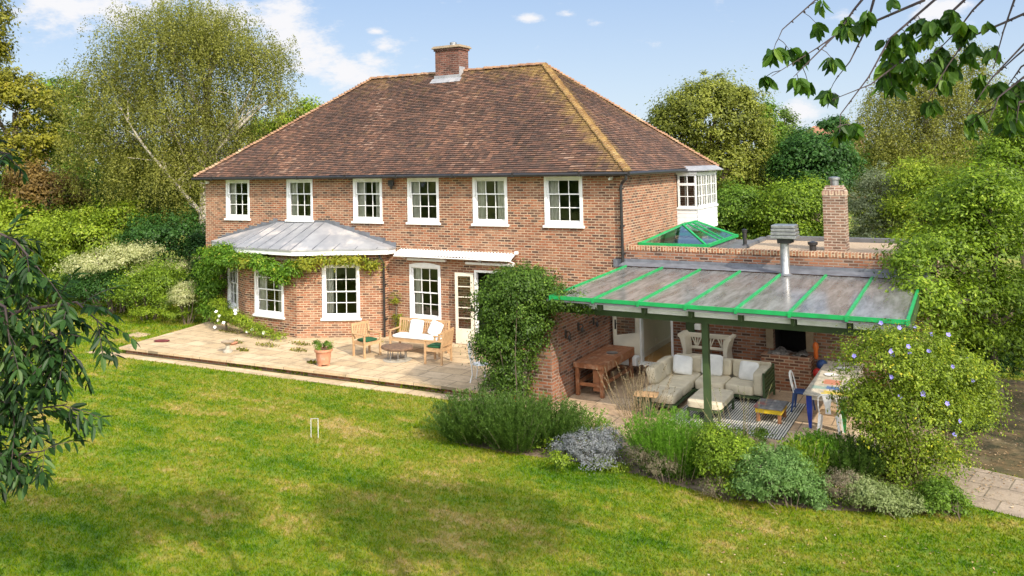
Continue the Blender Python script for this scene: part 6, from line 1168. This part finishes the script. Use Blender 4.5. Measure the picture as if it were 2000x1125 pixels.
spiky('rosemary', 'dark upright rosemary bush in front of the dining table', (16.11, -5.99, -0.25), 0.42, 0.32, 0.83, 420, 'lf_spike', seed=75, spread=.3, needle=.055, per=56, wid=.28, stemmat='bark', group='rosemary bushes in the border')
spiky('rosemary', 'dark olive rosemary bush right of the blue table leg', (16.59, -5.94, -0.25), 0.43, 0.33, 0.82, 400, 'lf_rosemary', seed=76, spread=.45, needle=.055, per=56, wid=.28, stemmat='bark', group='rosemary bushes in the border')
spiky('dry_stalks', 'tall thin brown seeding stalks rising beside the side table', (12.41, -4.84, -0.25), 0.4, 0.3, 1.51, 44, 'lf_brownish', seed=77, spread=.5, curve=.18, per=40, needle=.03, wid=.5, hv=.2, stemmat='thatch')
spiky('dry_stalks', 'sparse thin green stalks standing before the canopy post', (14.48, -4.82, -0.25), 0.55, 0.41, 1.32, 16, 'lf_pale', seed=78, spread=.5, per=26, needle=.03, wid=.4, hv=.2, stemmat='paleTwig')
spiky('tall_herb', 'green leafy herb stems between the mint green bush and the rosemary', (15.88, -6.36, -0.25), 0.35, 0.26, 0.84, 130, 'lf_right', seed=79, spread=.45, needle=.07, per=26, wid=.35)
spiky('tall_herb', 'yellow flecked herb stems between the bright spiky bush and the post', (14.53, -6.81, -0.25), 0.35, 0.27, 0.77, 120, 'lf_lime', seed=80, spread=.5, needle=.06, per=26, wid=.35)
spiky('tall_herb', 'thin green herb stems behind the silver grey bush', (11.5, -5.66, -0.25), 0.47, 0.35, 0.64, 90, 'lf_spike', seed=82, spread=.5, needle=.05, per=26, wid=.3)
spiky('tall_herb', 'loose green stems under the flowering shrub near the path', (17.26, -5.4, -0.25), 0.44, 0.33, 0.63, 110, 'lf_right', seed=83, spread=.6, needle=.06, per=26, wid=.35)
rs = np.random.RandomState(17)
hb = bpy.data.objects['flowering_shrub']; fol = [c for c in hb.children if c.name.startswith('foliage')][0]
co = np.empty(len(fol.data.vertices) * 3, np.float32); fol.data.vertices.foreach_get('co', co); co = co.reshape(-1, 3)
cand = co[(co[:, 2] > 1.0)]; key = cand @ np.array([.35, -.8, .5]); cand = cand[key > np.percentile(key, 78)]
blossoms(hb, cand[rs.choice(len(cand), 22, replace=False)] + np.array([.02, -.05, .02]), .045, 'lilac', 6)

# ------------------------------------------------------------------ branches hanging into view near the camera
def compound(P, D, n, rs, L=.075, W=.028, rach=.26):
    """pinnate leaf: leaflets in pairs along a drooping stalk"""
    D = Vector(D).normalized(); side = D.cross(Vector((0, 0, 1))); side = side.normalized() if side.length > .05 else Vector((1, 0, 0))
    V = []; ang = rs.normal() * .5; side = (side * math.cos(ang) + D.cross(side) * math.sin(ang)).normalized(); pts = []
    p = Vector(P); d = D.copy()
    for i in range(n):
        p = p + d * (rach / n); d = (d + Vector((0, 0, -.10))).normalized(); pts.append(tuple(p))
        for s in (-1, 1):
            dd = (side * s * 1.0 + d * .75 + Vector((0, 0, -.38 + rs.normal() * .15))).normalized(); nn = (Vector((0, 0, 1)) + Vector(rs.normal(size=3)) * .35); nn = (nn - dd * nn.dot(dd)).normalized(); V.append((tuple(p), tuple(dd), tuple(nn), L * (.8 + .4 * rs.random()), W * (.85 + .3 * rs.random())))
    nn = Vector((0, 0, 1)); nn = (nn - d * nn.dot(d)).normalized(); V.append((tuple(p), tuple(d), tuple(nn), L * 1.1, W * 1.1)); return V, pts
def bigleaf(items):
    """folded leaf of six corners, two halves"""
    out = []
    for P, D, N, L, W in items:
        P = np.array(P); D = np.array(D); N = np.array(N); S = np.cross(D, N); curl = -N * L * .10
        m1 = P + D * L * .35; m2 = P + D * L * .72 + curl * .5; tip = P + D * L + curl
        m0 = P + D * L * .14; m3 = P + D * L * .88 + curl * .8
        for s in (-1, 1):
            q = [P, m0 + S * s * W * .33 + N * W * .08, m1 + S * s * W * .5 + N * W * .12, m2 + S * s * W * .40 + N * W * .09, m3 + S * s * W * .17 + N * W * .04, tip]
            out.append(q if s > 0 else q[::-1])
    return np.array(out)
def branch_thing(name, label, cat, base, branches, r0, gen, leafm, seed, trunk=None, group=None):
    rs = np.random.RandomState(seed); t = thing(name, label, cat, base); b = Vector(base); mb = MB(); items = []
    for br in branches:
        pts = [Vector(p) - b for p in br]; n = len(pts); mb.tube(pts, [r0 * (1 - .8 * i / (n - 1)) for i in range(n)], 6, False); gen(rs, pts, mb, items)
    if trunk: mb.tube([Vector(p) - b for p in trunk[0]], trunk[1], 8)
    mb.build('branches', 'twig', t, True); V = bigleaf(items); r = np.repeat(rs.random(len(items)), 2); npmesh('leaves', V, 6, leafm, r, t); return t
def ash_gen(rs, pts, mb, items):
    segs = [(pts[i], pts[i + 1]) for i in range(len(pts) - 1)]; tot = sum((b - a).length for a, b in segs)
    for a, b in segs:
        for k in range(max(2, int((b - a).length / .030))):
            p = a.lerp(b, rs.random()); d = (b - a).normalized() * .5 + Vector(rs.normal(size=3)) * .65 + Vector((0, 0, -.55)); V, st = compound(p, d, 4 + int(rs.random() * 2), rs, .072 + .025 * rs.random(), .028, .18 + .07 * rs.random()); items += V; mb.tube([tuple(p)] + st, .0022, 4, False)
ASH = [[[12.22, -19.003, 5.291], [13.226, -18.869, 5.126], [13.669, -18.835, 5.008], [13.892, -18.811, 4.832]], [[12.311, -19.034, 4.683], [13.415, -18.843, 4.533], [13.786, -18.746, 4.605], [14.067, -18.699, 4.647], [14.249, -18.642, 4.502]], [[12.407, -19.07, 4.231], [13.348, -18.866, 4.22], [13.695, -18.784, 4.33], [13.929, -18.77, 4.469], [14.1, -18.721, 4.327]], [[12.535, -19.092, 3.861], [13.392, -18.827, 3.968], [13.708, -18.759, 3.991], [13.99, -18.712, 4.045]], [[12.666, -19.002, 3.597], [13.355, -18.836, 3.717], [13.59, -18.814, 3.716]], [[11.094, -18.532, 5.838], [12.203, -18.333, 5.606], [12.665, -18.292, 5.556]], [[12.211, -18.996, 5.049], [13.297, -18.812, 4.836], [13.612, -18.737, 4.717], [13.728, -18.773, 4.483], [13.796, -18.719, 4.204]], [[12.812, -19.077, 4.463], [13.513, -18.896, 4.427], [13.607, -18.825, 4.116], [13.623, -18.803, 3.87]], [[13.002, -18.925, 3.69], [13.617, -18.798, 3.719], [13.821, -18.739, 3.759]], [[13.001, -19.223, 4.932], [13.629, -19.078, 4.764], [13.903, -19.027, 4.658], [13.919, -19.006, 4.426]]]
CHERRY = [[[19.183, -15.116, 6.825], [18.59, -15.454, 6.635], [18.127, -15.731, 6.748], [17.802, -15.907, 6.451], [17.623, -16.117, 6.244], [17.592, -16.131, 6.171]], [[18.424, -15.541, 6.436], [18.111, -15.717, 6.291], [17.971, -15.913, 6.242], [17.817, -15.997, 6.122], [17.571, -16.247, 5.933]], [[18.117, -15.725, 6.511], [18.016, -15.778, 6.378], [17.944, -15.928, 6.229], [17.781, -16.129, 6.022], [17.692, -16.176, 5.926]], [[18.585, -15.337, 6.554], [18.374, -15.565, 6.335], [18.224, -15.761, 6.173], [18.106, -15.932, 5.917], [17.939, -16.018, 5.679], [17.931, -16.017, 5.562]], [[18.718, -15.257, 6.517], [18.488, -15.495, 6.265], [18.281, -15.72, 6.022], [18.113, -15.926, 5.867], [17.898, -16.047, 5.775]], [[19.176, -14.984, 6.437], [18.868, -15.272, 6.273], [18.654, -15.508, 6.162], [18.54, -15.681, 5.972], [18.427, -15.736, 5.762]], [[19.14, -15.34, 6.186], [18.968, -15.437, 6.105], [18.788, -15.647, 5.894], [18.635, -15.841, 5.653]], [[19.0, -15.213, 6.626], [18.931, -15.358, 6.405], [18.859, -15.506, 6.193], [18.792, -15.532, 5.949]], [[19.131, -15.334, 5.958], [18.954, -15.55, 5.887], [18.81, -15.628, 5.762], [18.747, -15.772, 5.6]], [[18.884, -15.163, 6.582], [18.696, -15.377, 6.362], [18.603, -15.425, 6.228], [18.394, -15.651, 5.986]], [[19.171, -15.417, 5.786], [18.915, -15.68, 5.722], [18.896, -15.685, 5.596]], [[18.139, -15.71, 6.46], [18.077, -15.734, 6.241], [17.994, -15.888, 6.028], [17.909, -15.932, 5.914]], [[19.184, -15.079, 6.113], [18.953, -15.322, 5.972], [18.846, -15.377, 5.808]], [[19.242, -14.825, 6.348], [18.937, -15.105, 6.063], [18.765, -15.312, 5.886]]]
CLUS = [([17.584, -16.133, 6.121], 0.08, 0.06, 9), ([17.715, -16.055, 6.085], 0.093, 0.06, 10), ([17.85, -15.972, 6.015], 0.08, 0.06, 8), ([17.538, -16.149, 5.906], 0.053, 0.047, 7), ([17.667, -16.073, 5.896], 0.053, 0.06, 8), ([17.773, -16.011, 5.894], 0.053, 0.047, 7), ([18.038, -15.875, 6.277], 0.107, 0.12, 28), ([17.853, -15.982, 6.238], 0.06, 0.047, 7), ([17.911, -15.926, 5.831], 0.073, 0.08, 12), ([17.88, -15.975, 6.414], 0.047, 0.027, 4), ([17.99, -15.867, 5.579], 0.116, 0.1, 20), ([18.27, -15.73, 6.105], 0.1, 0.1, 26), ([18.403, -15.658, 6.218], 0.133, 0.116, 34), ([18.546, -15.573, 6.182], 0.166, 0.15, 50), ([18.391, -15.649, 5.919], 0.2, 0.183, 70), ([18.275, -15.716, 5.889], 0.133, 0.15, 36), ([18.596, -15.534, 6.014], 0.116, 0.15, 34), ([18.771, -15.435, 6.076], 0.053, 0.06, 7), ([18.764, -15.449, 6.26], 0.027, 0.047, 3), ([18.68, -15.464, 5.613], 0.083, 0.083, 16), ([18.775, -15.419, 5.827], 0.093, 0.1, 20), ([18.915, -15.333, 5.74], 0.083, 0.133, 24), ([18.839, -15.372, 5.626], 0.083, 0.067, 12), ([18.268, -15.748, 6.421], 0.047, 0.027, 5), ([18.469, -15.593, 5.701], 0.083, 0.067, 9), ([17.943, -15.927, 6.196], 0.067, 0.05, 8), ([18.91, -15.329, 5.607], 0.067, 0.083, 12)]
branch_thing('ash_tree', 'dark ash branches with feathered leaves hanging in from the left edge', 'tree', (10.6, -20.6, GZ), ASH, .016, ash_gen, 'lf_ash', 101,
             ([(10.6, -20.6, GZ), (10.7, -20.5, 2.5), (11.0, -20.3, 5.0), (11.4, -20.2, 7.5)], [.2, .17, .13, .08]))
def cherry_gen(rs, pts, mb, items):
    for a, b in zip(pts[:-1], pts[1:]):
        for k in range(int((b - a).length / .09)):
            p = a.lerp(b, rs.random()); mb.tube([tuple(p), tuple(p + Vector((rs.normal() * .01, rs.normal() * .01, -.012)))], [.006, .004], 4)
cb = Vector((21.2, -17.2, GZ)); citems = []
def cherry_all(rs, pts, mb, items):
    cherry_gen(rs, pts, mb, items)
    if citems is not None and not getattr(cherry_all, 'done', False):
        cherry_all.done = True
        allp = [Vector(p) - cb for br in CHERRY for p in br]; dens = []
        for br in CHERRY:
            for a, b in zip(br[:-1], br[1:]):
                for k in range(5): dens.append(Vector(a).lerp(Vector(b), k / 5) - cb)
        for c, rx, ry, n in CLUS:
            c = Vector(c) - cb; m = max(1, n // 5)
            for j in range(m):
                s = c + Vector((.862 * rx * rs.uniform(-1, 1), .507 * rx * rs.uniform(-1, 1), ry * rs.uniform(-.3, 1)))
                q = min(dens, key=lambda d: (d - s).length); mb.tube([tuple(q), tuple((q + s) / 2 + Vector((0, 0, .01))), tuple(s)], [.003, .0025, .002], 4, False)
                for i in range(int(n / m * 1.5) + 1):
                    P = s + Vector(rs.normal(size=3)) * .012; D = Vector((rs.normal() * .55, rs.normal() * .55, -1)).normalized(); N = Vector((rs.normal(), rs.normal() - .6, .2)); N = (N - D * N.dot(D)).normalized()
                    items.append((tuple(P), tuple(D), tuple(N), .082 + .034 * rs.random(), .040 + .014 * rs.random()))
branch_thing('cherry_tree', 'cherry branches with hanging oval leaves crossing the top right corner', 'tree', tuple(cb), CHERRY, .010, cherry_all, 'lf_cherry', 102,
             ([(21.2, -17.2, GZ), (21.1, -17.2, 3), (20.6, -17.0, 6.5), (20.3, -16.8, 7.4)], [.22, .17, .11, .06]))

# far house beyond the trees
t = thing('distant_house', 'tiny distant house with orange tiled roof on the skyline', 'house', (2.0, 96, GZ))
mb = MB(); mb.box(-3, 4, 0, 6, 0, 8.3); mb.build('wall', 'brick', t); mb = MB(); mb.add([(-3.4, -.4, 8.3), (4.4, -.4, 8.3), (4.4, 6.4, 8.3), (-3.4, 6.4, 8.3), (-2, 3, 9.9), (3, 3, 9.9)], [(0, 1, 5, 4), (1, 2, 5), (2, 3, 4, 5), (3, 0, 4)]); mb.build('roof', 'farroof', t)
for i in range(3): mb = MB(); mb.box(-2 + 2 * i, -1 + 2 * i, -.03, .02, 6.5, 7.8); mb.build('window', 'white', t)

# far woodland closing the horizon all round (one mass far away)
def woods():
    rs = np.random.RandomState(5); V = []; R = []
    for k in range(90):
        a = -.7 + 2.9 * k / 90 + rs.normal() * .01; a = a + .35; d = 70 + rs.random() * 25; x, y = 12 + math.cos(a + .35) * d, -8 + math.sin(a + .35) * d; h = 4.5 + 3 * rs.random()
        v, r, _ = crown(rs, [(x, y, h * .45, 6.5, 6.5, h * .6)], 2600, .42, cs=1.1, per=30, seed=k, zmin=-.3); V.append(v); R.append(r)
    o = npmesh('far_woodland', np.concatenate(V), 4, 'lf_mid', np.concatenate(R)); o.location = (0, 0, GZ); tag(o, 'far band of mixed green woodland along the horizon', 'woodland'); o['kind'] = 'stuff'
woods()
# trees of the garden behind the camera; the windows mirror them and they shade the near lawn
proto = None
for i, (x, y, s) in enumerate(((-16, -24, 1.0), (-10, -33, 1.15), (-1, -40, 1.2), (-21, -14, .9), (-27, -24, 1.2), (8, -45, 1.2), (-14, -44, 1.4))):
    if proto is None:
        proto = tree('garden_tree', 'broad green tree', 'tree', (x, y, GZ), [(0, 0, 5.2, 3.8, 3.8, 3.2), (2, 1, 7.5, 2.6, 2.6, 2.2), (-2, -1, 4, 2.8, 2.8, 2.4), (0, -1.5, 2.2, 3.2, 3, 2)], 17000, .24, 'lf_green', .3, 6.0, seed=61, cs=.6)
        o = proto
    else: o = copy_tree(proto, (x, y, GZ), i * 1.3, 'broad green tree')
    o.scale = (s, s, s); o['label'] = 'broad green tree of the garden standing behind the viewpoint'; o['group'] = 'trees behind the viewpoint'

# a tall sparse tree beside the viewpoint throws soft shade on the near lawn; another beyond the right edge shades the path
tree('garden_tree', 'tall sparse tree overhead beside the viewpoint, out of the picture', 'tree', (22.5, -20.5, GZ), [(-8.6, .6, 8.6, 1.8, 1.3, .5), (-6.8, 1.9, 8.2, 1.6, 1.2, .5), (-4.8, 3.0, 8.4, .9, .7, .4), (-2.1, 4.7, 8.2, 1.5, 1.0, .5), (-.3, 5.0, 8.6, 1.3, 1.0, .5)], 34000, .11, 'lf_green', .22, 8.4, seed=62, cs=.45, gap=.2)
tree('garden_tree', 'leafy tree beyond the right edge of the picture', 'tree', (23.6, -3.6, GZ), [(0, 0, 4.2, 2.0, 2.0, 1.4), (-.5, 1.6, 3.2, 1.4, 1.5, 1.2), (.3, -.6, 2.2, 1.4, 1.4, 1.0), (-1.0, 2.6, 4.6, 1.3, 1.3, 1.0)], 16000, .12, 'lf_right', .18, 4.0, seed=63, cs=.4, gap=.2)

# pale limbs of the big birch showing through its leaves
bt = bpy.data.objects['birch_tree']; rs = np.random.RandomState(8); back = Vector((-.505, .862, 0)) * 1.5
for ln, r0, r1, dk in (([(-10.71, 3.8, 0.03), (-10.65, 3.73, 2.06), (-10.69, 3.52, 3.38), (-11.34, 2.96, 4.61), (-11.89, 2.14, 5.15), (-12.24, 1.64, 6.38), (-12.67, 1.33, 7.6)], .14, .03, .25),
        ([(-10.64, 3.56, 3.19), (-10.42, 3.74, 4.31), (-10.15, 3.85, 5.43), (-9.68, 4.02, 7.22), (-9.33, 3.92, 8.78)], .10, .02, .8), ([(-11.34, 2.96, 4.61), (-11.22, 2.49, 6.13), (-11.5, 1.77, 7.67)], .07, .02, .8), ([(-9.68, 4.02, 7.22), (-8.67, 4.57, 8.21), (-7.88, 5.01, 8.53)], .05, .012, .6)):
    n = len(ln); mb = MB(); P = [Vector(q) - bt.location + back * dk for q in ln]
    for i in range(2, n): P[i] += Vector((rs.normal() * .12, rs.normal() * .12, rs.normal() * .08))
    mb.tube([tuple(q) for q in P], [r0 + (r1 - r0) * i / (n - 1) for i in range(n)], 7, False)
    for k in range(2, n):
        for j in range(2):
            d = Vector((rs.normal(), rs.normal(), .5 + rs.random())).normalized(); mb.tube([tuple(P[k]), tuple(P[k] + d * .6), tuple(P[k] + d * 1.2 + Vector((0, 0, -.15)))], [r1 * 1.3, r1 * .8, r1 * .3], 5, False)
    mb.build('limb', 'birchbark', bt, True)
